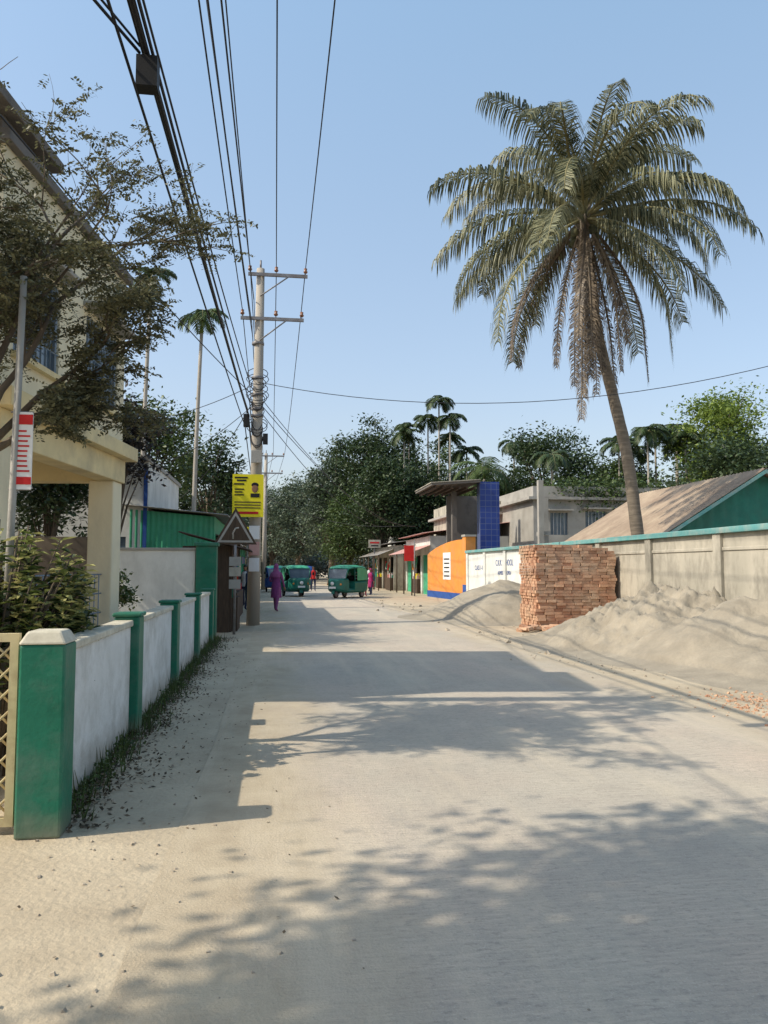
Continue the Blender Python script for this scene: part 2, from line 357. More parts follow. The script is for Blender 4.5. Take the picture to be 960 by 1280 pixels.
for a,wd in ((.35,1.4),(2.7,1.3)):
    mb.box(a,a+wd,-.16,-.14,4.1,5.3,'glass')
    for x in (a,a+wd/2-.03,a+wd-.06): mb.box(x,x+.06,-.139,-.09,4.1,5.3,'bluegrey')
    for z in (4.1,5.24): mb.box(a+.06,a+wd/2-.03,-.138,-.092,z,z+.06,'bluegrey'); mb.box(a+wd/2+.03,a+wd-.06,-.138,-.092,z,z+.06,'bluegrey')
    for i in range(9): mb.tube([(a+.1+i*(wd-.2)/8,-.075,4.1),(a+.1+i*(wd-.2)/8,-.075,5.3)],.008,'bluegrey',5)
    for z in (4.4,4.7,5.0): mb.tube([(a,-.065,z),(a+wd,-.065,z)],.008,'bluegrey',5)
    mb.box(a-.05,a+wd+.05,-.06,.03,4.03,4.1,'cream2')
mb.box(1.0,2.0,-3.56,-3.52,0,2.1,'brown'); mb.box(2.8,4,-3.56,-3.54,.9,2.1,'glass')
for z in (.6,.9,1.2,1.5): mb.tube([(.45,-.2,z),(3.9,-.2,z)],.012,'bluegrey',5)
for i in range(18): mb.tube([(.55+i*.19,-.2,.02),(.55+i*.19,-.2,1.5)],.009,'bluegrey',5)
mb.obj('windows_and_door',parent=H_)

# white house behind, green shed
h=empty('white_house',(-5.9,25,0)); mb=MB()
wall_open(mb,-3.5,2.2,0,4.7,-2,-1.85,[(.9,1.6,1.3,2.5)],'whitewall'); mb.box(2.05,2.2,-1.849,5,0,4.7,'whitewall'); mb.box(-3.5,-3.35,-1.849,5,0,4.7,'whitewall'); mb.box(-3.35,2.05,4.85,5,0,4.7,'whitewall')
mb.obj('walls',parent=h); mb=MB(); mb.box(-3.7,2.25,-2.2,5.2,4.7,4.82,'concrete'); mb.obj('roof',parent=h)
mb=MB(); mb.box(.9,1.6,-1.95,-1.93,1.3,2.5,'glass'); mb.box(2.08,2.18,-2.06,-2.002,0,4.5,'blue'); mb.obj('window',parent=h)
h=empty('green_tin_shed',(-2.9,26,0)); mb=MB()
mb.corr((-1.3,-3,0),(1.1,-3,0),(1.1,-3,3.1),(-1.3,-3,3.3),'greentin2'); mb.corr((1.1,-3,0),(1.1,4,0),(1.1,4,3.1),(1.1,-3,3.1),'greentin2'); mb.corr((-1.3,-3,0),(-1.3,4,0),(-1.3,4,3.3),(-1.3,-3,3.3),'greentin2')
mb.obj('walls',parent=h); mb=MB(); mb.corr((-1.5,-3.3,3.42),(-1.5,4.2,3.42),(1.5,4.2,3.14),(1.5,-3.3,3.14),'greytin'); mb.obj('roof',parent=h)

# ------------------------------------------------------------ roadside stalls (left)
def stall(name,x0,x1,y0,y1,hh,kw,kr,goods=True,side=1):
    cx,cy=(x0+x1)/2,(y0+y1)/2; h=empty(name,(cx,cy,0)); a=(x1-x0)/2; b=(y1-y0)/2; mb=MB()
    f=a if side>0 else -a; bk=-f
    mb.box(min(bk,bk+.08*side),max(bk,bk+.08*side),-b,b,0,hh,kw)
    mb.box(-a+.09,a,-b,-b+.07,0,hh,kw); mb.box(-a+.09,a,b-.07,b,0,hh,kw)
    nb=max(1,int((y1-y0)/2.6)); 
    for i in range(nb+1):
        yy=-b+.08+i*(2*b-.28)/nb; mb.box(f-.06,f+.06,yy,yy+.12,0,hh,kw)
    mb.box(min(f,f-.1*side),max(f,f-.1*side),-b+.08,b-.08,hh-.55,hh,kw)
    mb.obj('walls',parent=h); mb=MB()
    mb.corr((bk*1.15,-b-.2,hh+.35),(bk*1.15,b+.2,hh+.35),(f*1.0+.5*side,b+.2,hh-.1),(f*1.0+.5*side,-b-.2,hh-.1),kr); mb.obj('roof',parent=h)
    mb=MB()
    for i in range(nb):
        ya=-b+.3+i*(2*b-.28)/nb; yb=ya+(2*b-.28)/nb-.3
        mb.box(f-.05*side-.25,f-.05*side+.25,ya,yb,.0,.85,'brown')
        for q in range(14):
            s=random.uniform(.08,.2); yy=random.uniform(ya,yb-.2); xx=f-side*random.uniform(.0,.3)
            mb.box(xx,xx+s,yy,yy+s,.851,.85+s*random.uniform(.8,1.6),random.choice(['red','yellow','white','blue','pink','green']))
        for q in range(6):
            yy=random.uniform(ya,yb); mb.box(f+.1*side,f+.13*side,yy,yy+.18,hh-1.1,hh-.62,random.choice(['red','yellow','white','blue','pink','greentin2']))
    mb.obj('counter_and_goods',parent=h); return h
stall('roadside_stall',-2.3,-1.15,19.6,21.6,2.15,'brown','brown')
stall('roadside_stall',-3.0,-1.35,23.4,28.5,2.5,'brown','greytin')
stall('roadside_stall',-4.2,-2.0,30.5,36,2.7,'brown','greytin')
stall('roadside_stall',-4.6,-2.2,37,46,2.9,'concrete','rustroof')
stall('roadside_stall',-5.0,-2.4,48,60,3.0,'greentin2','greytin')

# ------------------------------------------------------------ triangle warning sign
def tri_sign():
    e=empty('traffic_sign',(-.98,19,0)); mb=MB()
    mb.tube([(0,.03,0),(0,.03,2.95)],.035,'steel',10); mb.obj('post',parent=e); 
    def tri(r,y0,y1,cz,k,mb):
        P=[(r*math.cos(math.radians(a)),r*math.sin(math.radians(a))) for a in (90,210,330)]
        vs=[(x,y0,cz+z) for x,z in P]+[(x,y1,cz+z) for x,z in P]
        mb.add(vs,[(0,1,2),(5,4,3),(0,3,4,1),(1,4,5,2),(2,5,3,0)],k)
    mb=MB(); tri(.60,-.012,0,2.47,'brown',mb); tri(.50,-.016,-.013,2.47,'concrete',mb); tri(.40,-.020,-.017,2.47,'brown',mb)
    mb.obj('plate',parent=e)
    mb=MB(); mb.tube([(-.06,-.024,2.30),(-.06,-.024,2.45),(0,-.024,2.56),(.08,-.024,2.58)],.02,'concrete',6); mb.obj('arrow',parent=e)
    for z,k in ((1.75,'concrete'),(1.5,'oldwall'),(1.2,'concrete')):
        mb=MB(); mb.box(-.14,.14,-.02,-.01,z-.1,z+.12,k); mb.obj('poster',parent=e)
    e.rotation_euler[2]=math.radians(6)
tri_sign()

# ------------------------------------------------------------ utility poles
def arm_pole(name,x,y,h,main=False):
    e=empty(name,(x,y,0)); mb=MB()
    mb.tube([(0,0,-.2),(0.05,0,h*.5),(.10,0,h)],[.19,.155,.115],'pole',14); mb.obj('pole_shaft',parent=e)
    mb=MB(); ins=[]
    for z,a,b in ((h-.25,-.25,1.45),(h-1.55,-.45,1.35)):
        mb.box(a,b,-.16,-.09,z,z+.09,'steel'); mb.tube([(.1,-.15,z-.6),(b*.62,-.15,z)],.02,'steel',6)
        for xx in (a+.05,.55,b-.06):
            mb.tube([(xx,-.125,z+.09),(xx,-.125,z+.16)],.015,'steel',6)
            mb.tube([(xx,-.125,z+.15),(xx,-.125,z+.19),(xx,-.125,z+.22),(xx,-.125,z+.28)],[.05,.065,.04,.05],'porcelain',8)
    mb.tube([(.1,-.02,h),(.1,-.02,h+.25)],.03,'steel',6)
    mb.obj('crossarms_and_insulators',parent=e)
    if main:
        mb=MB()
        for z in (5.9,6.1,6.5,7.0,8.0): mb.tube([(.05,0,z),(.05,0,z+.07)],.18,'steel',12)
        for i in range(18):
            z=random.uniform(5.2,7.2); r=random.uniform(.12,.32); a0=random.uniform(0,6)
            mb.tube([(.05+r*math.cos(a0+t*.5)*1.05,-.05+r*.9*math.sin(a0+t*.5),z+.22*math.sin(t*.5+a0)) for t in range(14)],.013,'cable',5)
        mb.box(-.33,-.16,-.2,.0,5.6,5.95,'black'); mb.box(.22,.36,-.22,-.08,5.1,5.4,'black'); mb.box(-.1,.2,-.30,-.2,4.55,4.9,'concrete')
        for z,k in ((1.5,'white'),(1.95,'pink'),(2.4,'white')): mb.box(-.13,.16,-.21,-.195,z,z+.38,k)
        mb.obj('cables_and_boxes',parent=e,bevel=.01)
    return e
arm_pole('utility_pole',-.62,22,10.25,True)
arm_pole('utility_pole',-.9,58,10.2); arm_pole('utility_pole',-2.6,96,10); arm_pole('utility_pole',-1.1,-14,10.4)

def sag(a,b,s,n=28):
    a=Vector(a);b=Vector(b); return [a.lerp(b,i/n)-Vector((0,0,4*s*(i/n)*(1-i/n))) for i in range(n+1)]
mb=MB()
Y0=-14.1;Y1=21.88;Y2=57.9;Y3=95.9
zt=10.28; zl=8.98
tops=[(-.82,zt),(-.07,zt),(.77,zt)]; lows=[(-1.02,zl),(-.07,zl),(.67,zl)]
for (x,z),r in [(t,.013) for t in tops]+[(t,.014) for t in lows[:1]]:
    mb.tube(sag((x+.02,Y0,z+.1),(x,Y1,z),.45),r,'cable',5)
    mb.tube(sag((x,Y1,z),(x-.2,Y2,z-.1),.5),.014,'cable',5); mb.tube(sag((x-.2,Y2,z-.1),(x-1.9,Y3,z-.2),.5),.016,'cable',4)
for i,(x0,x1,z0,z1,s,r) in enumerate([(-1.15,-.75,9.2,8.6,.4,.014),(-1.0,-.72,8.9,8.2,.5,.014),(-.85,-.70,9.0,9.3,.5,.015)]):
    mb.tube(sag((x0,Y0,z0),(x1,Y1,z1),s),r,'cable',5); mb.tube(sag((x1,Y1,z1),(x1-.3,Y2,z1-.4),s+.3),.013,'cable',4)
mb.obj('power_lines',recenter=False)
mb=MB()
bn=[(-1.5,-.80,6.6,5.9,.35,.028),(-1.55,-.84,6.65,6.1,.42,.018),(-1.42,-.78,6.55,6.3,.55,.016),(-1.7,-.9,6.6,5.6,.3,.014),(-1.62,-.8,6.8,6.9,.5,.013)]
for x0,x1,z0,z1,s,r in bn: mb.tube(sag((x0,Y0,z0),(x1,Y1,z1),s),r,'cable',6)
for x0,x1,z0,z1,s,r in bn[:4]: mb.tube(sag((x1,Y1,z1),(x1-.2,Y2,z1-.3),s+.5),.016,'cable',5)
mb.tube(sag((-5.5,-8,7.2),(-.8,Y1,6.6),.5),.012,'cable',5)
mb.tube(sag((-3.6,2.5,7.2),(-1.16,6.3,5.86),.1,10),.014,'cable',5); mb.tube(sag((-3.4,2.5,7.3),(-1.16,6.3,5.92),.15,10),.011,'cable',5)
mb.box(-1.18,-1.01,6.25,6.39,5.56,5.82,'black')
mb.obj('telephone_cables',recenter=False)
mb=MB()
for p,q,s,r in [((-.6,Y1,6.9),(18,16,8.6),1.6,.010),((-.6,Y1,6.4),(8.6,47,4.2),1.0,.012),((-.6,Y1,6.6),(8.4,52,4.6),.9,.011),((-.6,Y1,6.2),(9,60,5),1.2,.012),
    ((-.6,Y1,6.5),(-6,40,4.8),.9,.012),((-.6,Y1,6.3),(-4.2,24,4.5),.3,.010),((-.7,Y1,6.8),(-9,30,7.5),.8,.011),((-.9,Y2,7),(8.5,50,4.4),.8,.013),((-.9,Y2,7),(9,66,5),.8,.013)]:
    mb.tube(sag(p,q,s),r,'cable',5)
mb.obj('service_wires',recenter=False)

# yellow notice board on pole
e=empty('notice_board',(-.80,21.7,3.02)); mb=MB(); mb.box(-.42,.44,0,.03,0,1.2,'yellow'); 
for x in(-.42,.40): mb.box(x,x+.04,.031,.06,0,1.2,'steel')
mb.obj('panel',parent=e)
mb=MB(); 
for z,x0_,x1_ in ((1.08,-.36,.0),(1.0,-.30,-.04),(.90,-.38,-.1)): mb.box(x0_,x1_,-.006,-.001,z,z+.045,'black')
mb.ell((.2,-.004,.8),(.09,.006,.12),'skin'); mb.ell((.2,-.003,.90),(.10,.005,.07),'hair'); mb.box(.08,.33,-.006,-.001,.55,.66,'black')
for i,(z,wd) in enumerate([(.76,.26),(.68,.22),(.60,.26)]): mb.box(-.36,-.36+wd,-.006,-.001,z,z+.035,'black')
for z in (.40,.32,.24): mb.box(-.36,.36,-.006,-.001,z,z+.03,'brown')
mb.box(-.34,.3,-.006,-.001,.08,.15,'red'); mb.obj('print',parent=e)
# vertical banner on post near garden
e=empty('banner_post',(-2.10,6.4,0)); mb=MB(); mb.tube([(0,0,0),(.06,0,3.95)],[.032,.026],'concrete',10); mb.obj('post',parent=e)
mb=MB(); mb.box(.05,.17,-.01,.005,2.22,2.84,'white'); mb.box(.05,.17,-.014,-.011,2.74,2.82,'red'); mb.box(.05,.17,-.014,-.011,2.26,2.32,'red')
for i in range(9): mb.box(.06,.09+random.uniform(.03,.065),-.014,-.011,2.36+i*.04,2.374+i*.04,'red')
mb.tube([(0,0,2.84),(.17,0,2.84)],.008,'steel',6); mb.tube([(0,0,2.22),(.17,0,2.22)],.008,'steel',6)
mb.obj('banner',parent=e)

# ------------------------------------------------------------ right boundary wall
e=empty('roadside_wall',(9,20,0)); mb=MB()
def seg(y0,y1,k,h=2.3):
    n=max(1,round((y1-y0)/3.0)); st=(y1-y0)/n
    for i in range(n):
        a=y0+i*st; mb.box(-.02,.13,a-20+.14,a+st-20-.14,0,h,k)
        mb.box(-.09,.16,a-20-.14,a-20+.139,0,h,k)
seg(-6,26.4,'oldwall'); seg(26.4,35.4,'whitewall'); mb.box(-.09,.16,15.26,15.54,0,2.3,'whitewall')
mb.obj('panels',parent=e,bevel=.012)
mb=MB(); mb.box(-.13,.2,-26.2,15.6,2.3,2.42,'teal'); mb.box(-.045,-.021,-26,6.2,1.95,2.02,'oldwall'); mb.obj('coping',parent=e,bevel=.015)
text('C.K.K. SCHOOL','painted_text',.34,(-.028,9.6,1.8),(math.radians(90),0,math.radians(-90)),'blue',e,.001)
text('ADMISSION OPEN','painted_text',.22,(-.028,9.6,1.4),(math.radians(90),0,math.radians(-90)),'blue',e,.001)
text('CLASS 1-10','painted_text',.3,(-.028,13.4,1.6),(math.radians(90),0,math.radians(-90)),'blue',e,.001)

# orange wall + gate
e=empty('orange_gate_wall',(8.9,39.6,0),math.atan2(6.6,-.55)); mb=MB()
pts=[]; n=24; Lw=6.6
for i in range(n+1):
    t=i/n; x=-Lw/2+t*Lw; z=2.35+.65*math.sin(math.pi*(.42+.58*t))**.8 if t<1 else 2.35
    pts.append((x,z))
vs=[];fs=[]
for x,z in pts: vs+=[(x,-.1,.35),(x,-.1,z),(x,.1,.35),(x,.1,z)]
for i in range(n):
    a=4*i;b=a+4; fs+=[(a,a+1,b+1,b),(a+2,b+2,b+3,a+3),(a+1,a+3,b+3,b+1)]
fs+=[(0,2,3,1),(4*n,4*n+1,4*n+3,4*n+2)]
mb.add(vs,fs,'orange'); mb.box(-Lw/2,Lw/2,-.13,.13,0,.349,'blue'); mb.box(-Lw/2-.5,-Lw/2-.002,-.25,.25,.8,3.1,'orange'); mb.box(-Lw/2-.5,-Lw/2-.002,-.25,.25,0,.799,'blue'); mb.box(-Lw/2-.54,-Lw/2+.03,-.29,.29,3.1,3.2,'concrete')
mb.obj('wall',parent=e)
mb=MB(); mb.box(-1.0,.3,.102,.12,1.0,2.4,'white')
for i in range(5): mb.box(-.8,.1,.122,.125,1.15+i*.22,1.22+i*.22,'black')
mb.obj('poster',parent=e)
e=empty('entrance_gate',(10.2,40,0)); mb=MB()
mb.box(.3,1.35,-1.2,-.6,0,6.1,'tile'); mb.box(-.85,-.6,.2,.5,0,5.7,'darkconc'); mb.box(1.8,2.2,2,2.4,0,5.7,'darkconc'); mb.box(-.6,1.8,2.6,2.8,0,5.7,'darkconc'); mb.obj('pillars',parent=e)
mb=MB()
def slope(x0,x1,z0a,z0b,th,k,y0,y1):
    vs=[(x0,y0,z0a),(x1,y0,z0b),(x1,y1,z0b),(x0,y1,z0a)]; vs+=[(a,b,c+th) for a,b,c in vs]
    mb.add(vs,[(3,2,1,0),(4,5,6,7),(0,1,5,4),(1,2,6,5),(2,3,7,6),(3,0,4,7)],k)
slope(-2.3,.29,5.85,6.05,.12,'darkconc',-1.4,3.2)
slope(-2.34,.29,5.97,6.17,.04,'oldwall',-1.45,3.25)
for i in range(6): mb.box(-2.1+i*.42,-2.02+i*.42,-1.3,3.1,5.70,5.84,'brown')
mb.obj('canopy',parent=e)
# ------------------------------------------------------------ right shops
def shoprow(name,x,y0,y1,h,kw,kroof,shutters):
    e=empty(name,(x,(y0+y1)/2,0)); L=(y1-y0)/2; n=len(shutters); st=2*L/n
    mb=MB(); 
    for i in range(n):
        a=-L+i*st
        mb.box(-.1,.1,a,a+.25,0,h,kw); mb.box(-.1,.1,a+st-.25,a+st-.001,0,h,kw); mb.box(-.1,.1,a+.25,a+st-.25,2.4,h,kw)
    mb.box(.101,5,-L,-L+.15,0,h,kw); mb.box(.101,5,L-.15,L,0,h,kw); mb.box(4.85,5,-L+.15,L-.15,0,h,kw); mb.obj('walls',parent=e)
    mb=MB(); mb.corr((-.6,-L-.25,h+.15),(-.6,L+.25,h+.15),(5.2,L+.25,h+.9),(5.2,-L-.25,h+.9),'pink' if kw=='whitewall' else 'greytin'); mb.corr((-1.3,-L-.1,2.5),(-1.3,L+.1,2.5),(-.1,L+.1,2.95),(-.1,-L-.1,2.95),kroof)
    for i in range(n+1):
        yy=min(-L+i*st,L-.05); mb.tube([(-1.2,yy,0),(-1.2,yy,2.5)],.04,'brown',6)
    mb.obj('roof_and_awning',parent=e)
    mb=MB()
    for i,k in enumerate(shutters):
        a=-L+i*st+.25; b=a+st-.5
        if k=='open':
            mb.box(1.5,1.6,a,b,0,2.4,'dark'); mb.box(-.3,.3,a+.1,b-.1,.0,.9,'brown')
            for q in range(26):
                s=random.uniform(.1,.25); yy=random.uniform(a,b-.3); xx=random.uniform(-.3,.1); mb.box(xx,xx+s,yy,yy+s,.901,.9+s*1.4,random.choice(['red','yellow','white','pink','greentin2']))
            for q in range(8):
                yy=random.uniform(a,b-.3); z=random.uniform(1.4,1.9); mb.box(-.35,-.3,yy,yy+.22,z,z+.4,random.choice(['red','yellow','white','greentin2','orange']))
        else: mb.corr((0,a,0),(0,b,0),(0,b,2.4),(0,a,2.4),k,.1,.015)
    mb.obj('shutters_and_goods',parent=e); 
    return e
shoprow('shop_row',9.1,44.5,53,3.5,'whitewall','pink',['greentin2','open','greentin2'])
shoprow('shop_row',8.4,54,66,3.2,'oldwall','greytin',['open','brown','open','greentin'])
e=empty('hanging_sign',(7.9,43.6,0)); mb=MB(); mb.tube([(0,0,0),(0,0,3.2)],.04,'steel',8); mb.box(-.6,-.02,-.02,.02,2.0,2.9,'red'); mb.tube([(-.65,0,2.93),(.1,0,2.93)],.02,'steel',6); mb.obj('sign_parts',parent=e)
for (x,y,z,w_,h_,k) in [(7.3,57,3.1,.9,.6,'oldwall'),(-1.9,40,3.0,1,.7,'yellow'),(-1.9,52,3.2,1.2,.8,'white'),(6.0,69,3.0,1.1,.8,'oldwall')]:
    mb=MB(); mb.box(x-w_/2,x+w_/2,y-.04,y+.04,z,z+h_,k); mb.box(x-w_*.38,x+w_*.38,y-.05,y-.041,z+h_*.55,z+h_*.75,'red' if k!='red' else 'white'); mb.box(x-w_*.3,x+w_*.3,y-.05,y-.041,z+h_*.2,z+h_*.35,'black'); mb.tube([(x,y+.08,0),(x,y+.08,z+h_)],.04,'steel',6); mb.obj('shop_signboard')

# ------------------------------------------------------------ green tin shed with rusted gable roof (right)
e=empty('tin_roof_shed',(15.6,27,0)); mb=MB()
w2=3.3; zE=2.75; zR=4.75
def gable(y):
    n=64; vs=[]
    for i in range(n+1):
        x=-w2+2*w2*i/n; z=zR-(zR-zE)*abs(x)/w2; o=.02*math.sin(i*math.pi/2); vs+=[(x,y+o,0),(x,y+o,z-.03)]
    mb.add(vs,[(2*i,2*i+2,2*i+3,2*i+1) for i in range(n)],'greentin',True)
gable(-4); gable(4)
mb.corr((-w2,-4,0),(-w2,4,0),(-w2,4,zE),(-w2,-4,zE),'greentin'); mb.corr((w2,-4,0),(w2,4,0),(w2,4,zE),(w2,-4,zE),'greentin'); mb.obj('walls',parent=e)
mb=MB()
o_=.45; sl_=(zR-zE)/w2
for s in (-1,1):
    mb.corr((s*(w2+o_),-4.4,zE-o_*sl_+.06),(s*(w2+o_),4.3,zE-o_*sl_+.06),(0,4.3,zR+.06),(0,-4.4,zR+.06),'rustroof',.20,.035)
    d=Vector((s*(w2+o_),0,-(w2+o_)*sl_))
    a=Vector((0,-4.42,zR+.02)); vs=[a,a+d,a+d-Vector((0,0,.12)),a-Vector((0,0,.12))]
    vs+= [v+Vector((0,.05,0)) for v in vs]; mb.add(vs,[(0,1,2,3),(7,6,5,4),(0,4,5,1),(1,5,6,2),(2,6,7,3),(3,7,4,0)],'teal')
mb.obj('roof',parent=e)
# ------------------------------------------------------------ buildings behind
def block(name,x0,x1,y0,y1,h,k,wins,par=.5):
    e=empty(name,((x0+x1)/2,(y0+y1)/2,0)); a=(x1-x0)/2;b=(y1-y0)/2; mb=MB()
    wall_open(mb,-a,a,0,h,-b,-b+.18,wins,k); 
    mb.box(-a,-a+.18,-b+.18,b,0,h,k); mb.box(a-.18,a,-b+.18,b,0,h,k); mb.box(-a+.18,a-.18,b-.18,b,0,h,k); mb.obj('walls',parent=e)
    mb=MB(); mb.box(-a-.35,a+.35,-b-.35,b+.35,h,h+.15,'concrete'); 
    mb.box(-a,a,-b,-b+.12,h+.151,h+.15+par,k); mb.box(-a,-a+.12,-b+.121,b,h+.151,h+.15+par,k); mb.obj('roof',parent=e)
    mb=MB()
    for (p,q,r,s) in wins:
        mb.box(p,q,-b+.12,-b+.14,r,s,'glass')
        nb=int((q-p)/.18)
        for i in range(nb+1): mb.tube([(p+i*(q-p)/nb,-b+.06,r),(p+i*(q-p)/nb,-b+.06,s)],.012,'white',4)
        mb.box(p-.2,q+.2,-b-.4,-b-.002,s+.1,s+.18,'concrete')
    mb.obj('windows',parent=e); return e
block('concrete_building',13.8,21.5,40,48,5.3,'concrete',[(-.9,.3,3.6,4.7),(.9,2.6,3.6,4.7),(-2.9,-1.9,3.4,4.6)],.6)
block('white_building',11.2,14.6,46,54,4.9,'oldwall',[(-1,.2,2.8,4)],.7)
block('brown_house',22,30,44,52,5.0,'oldwall',[(-2,-1,3,4.2),(1,2.4,3,4.2)],.5)
block('distant_house',-14,-8,42,50,6.5,'cream',[(-1,.4,4,5.2),(1.2,2.4,4,5.2)],.5)
block('distant_house',12,20,75,84,7,'whitewall',[(-2,-1,4,5.4),(1,2.4,4,5.4)],.5)
mb=MB(); mb.box(12.7,12.95,36,36.25,0,5.9,'concrete'); mb.box(13.3,13.55,37,37.25,0,5.1,'concrete'); mb.box(12.951,13.3,36.1,37.1,3.2,3.4,'concrete'); mb.obj('concrete_column')

# ------------------------------------------------------------ brick stack
mb=MB(); random.seed(11)
BX,BY=6.68,19.2
for c in range(28):
    z=.0+c*.079; nx=9; ny=11
    for i in range(nx):
        for j in range(ny):
            if not (i in(0,nx-1) or j in(0,1,ny-1) or c>=24): continue
            if c==27 and (random.random()<.35 or i>6): continue
            if c==26 and i==8 : continue
            dx_,dy_=(.24,.115) if c%2==0 else (.235,.112)
            off=.1*((c*7919)%5)/5
            x=BX+i*.24+(.03*math.sin(c*.9)); y=BY+j*.125
            jx=random.uniform(-.014,.014); jy=random.uniform(-.02,.02)-(.03 if random.random()<.12 else 0)
            a=Matrix.Translation((x+jx+dx_/2+(off if (j==0 and c%3!=0 and i<nx-1) else 0),y+jy+dy_/2,z))@Matrix.Rotation(random.uniform(-.06,.06),4,'Z')
            mb.box(-dx_/2+.003,dx_/2-.003,-dy_/2+.002,dy_/2-.002,0,.073,'brick',a)
for q in range(60):
    x=random.uniform(6.1,8.8); y=random.uniform(18.3,19.2); a=Matrix.Translation((x,y,random.uniform(.0,.08)))@Matrix.Rotation(random.uniform(0,6),4,'Z')@Matrix.Rotation(random.uniform(-.5,.5),4,'X')
    mb.box(-.12,.12,-.056,.056,0,.07,'brick',a)
mb.obj('brick_stack')
# ------------------------------------------------------------ sand piles
def pile(name,peaks,x0,x1,y0,y1,st=.07,sl=.62,rough=.05,seed=0,churn=None):
    nx=int((x1-x0)/st); ny=int((y1-y0)/st); vs=[]
    for j in range(ny+1):
        for i in range(nx+1):
            x=x0+(x1-x0)*i/nx; y=y0+(y1-y0)*j/ny
            wx=x+.45*noise.noise(Vector((x*.6,y*.6,seed))); wy=y+.45*noise.noise(Vector((x*.6,y*.6,seed+9)))
            hs=[]
            for (px,py,ph,r) in peaks:
                d=math.hypot(wx-px,wy-py); z=ph-sl*(math.sqrt(d*d+r*r)-r); hs.append(z)
            mx=max(hs); z=mx+.12*math.log(sum(math.exp((h-mx)/.12) for h in hs))
            z=z if z>.12 else .12*math.exp((z-.12)/.3)-.035
            up=min(1,max(0,z/.5))
            z+=rough*up*noise.fractal(Vector((x*1.4,y*1.4,seed)),1,2,4)+.18*rough*noise.noise(Vector((x*9,y*9,seed)))*up
            z+=up*.035*noise.noise(Vector((y*3.5,x*.6,seed+3)))
            if churn:
                cx,cy,cr=churn; m=max(0,1-((x-cx)**2+(y-cy)**2)/cr**2); z+=m*.22*(noise.fractal(Vector((x*3.4,y*3.4,4)),.6,2,5))
            vs.append((x,y,z))
    fs=[(j*(nx+1)+i,j*(nx+1)+i+1,(j+1)*(nx+1)+i+1,(j+1)*(nx+1)+i) for j in range(ny) for i in range(nx)]
    mb=MB(); mb.add(vs,fs,'sand',True); mb.obj(name,recenter=False)
pile('sand_pile',[(7.8,15.4,1.22,.3),(8.0,13.9,1.18,.3),(8.2,12.3,1.05,.4),(8.2,10.6,.8,.5),(8.3,8.6,.55,.5),(8.4,6.5,.5,.5)],4.2,8.97,4,18.0,st=.055,sl=.55,rough=.12,seed=2,churn=(7.6,14.6,2.2))
pile('sand_pile',[(7.4,24.4,1.2,.4),(7.8,26.5,1.1,.4),(7.0,22.8,.8,.4),(7.4,28.3,.6,.5)],3.8,8.97,19.0,31,st=.09,sl=.5,rough=.08,seed=5)
# brick chips + gravel
mb=MB(); random.seed(5)
def chips(n,xr,yr,s0,s1,k):
    for q in range(n):
        x=random.gauss(sum(xr)/2,(xr[1]-xr[0])/4); y=random.gauss(sum(yr)/2,(yr[1]-yr[0])/4); s=random.uniform(s0,s1)
        a=Matrix.Translation((x,y,s*.3))@Matrix.Rotation(random.uniform(0,6),4,Vector((random.random(),random.random(),1)).normalized())
        vs=[a@Vector((random.uniform(.6,1)*s*p,random.uniform(.5,1)*s*q_,random.uniform(.4,.8)*s*r)) for p in(-1,1) for q_ in(-1,1) for r in(-1,1)]
        mb.add(vs,[(0,1,3,2),(4,6,7,5),(0,4,5,1),(2,3,7,6),(0,2,6,4),(1,5,7,3)],k)
chips(420,(5.0,6.4),(7.0,9.4),.005,.02,'brick'); mb.obj('brick_chips')
mb=MB()
chips(200,(4.6,6.2),(9,19),.006,.02,'stone'); chips(160,(-1.3,-.3),(2.5,16),.004,.012,'stone'); chips(90,(-2.5,.4),(2,5.5),.004,.010,'stone'); chips(50,(4,7),(18,40),.02,.06,'stone')
mb.obj('gravel')
# litter & weeds
mb=MB()
n=5200; yy=R.uniform(5.0,18,n); C=np.stack([-1.38+np.abs(R.normal(0,1,n))*(.12+.12*np.abs(np.sin(yy*1.7))),yy,R.uniform(.005,.04,n)],1); mb.leaves(C,.04,'litter',.5,1.5)
n=60; C=np.stack([R.uniform(-2.4,.4,n),R.uniform(2.4,8,n),R.uniform(.006,.012,n)],1); mb.leaves(C,.03,'litter',.5,3.5)
n=160; C=np.stack([R.uniform(-1.2,-.1,n),R.uniform(5.5,14,n),R.uniform(.006,.012,n)],1); mb.leaves(C,.03,'litter',.5,3.5)
n=4; C=np.stack([R.uniform(-1.9,-.9,n),R.uniform(2.9,4.5,n),np.full(n,.015)],1); mb.leaves(C,.05,'white',.6,4)
mb.obj('dry_leaf_litter')
mb=MB(); random.seed(8)
for q in range(1500):
    y=random.uniform(5.2,18); x=-1.38+abs(random.gauss(0,.06+.07*abs(math.sin(y*1.7)))); h=random.uniform(.03,.14)*(1 if random.random()<.8 else 1.8); a=random.uniform(0,6.28); b=random.uniform(0,.07); wd=.006
    mb.add([(x-wd,y,0),(x+wd,y,0),(x+b*math.cos(a)+wd*.3,y+b*math.sin(a),h)],[(0,1,2)],'grass')
C=np.stack([-1.36+np.abs(R.normal(0,.1,700)),R.choice([5.6,6.3,7.2,8.4,9.5,10.8,12,13.2,15],700)+R.normal(0,.22,700),np.abs(R.normal(0,.05,700))+.01],1); mb.leaves(C,.04,'leaf',.6)
mb.obj('weeds')

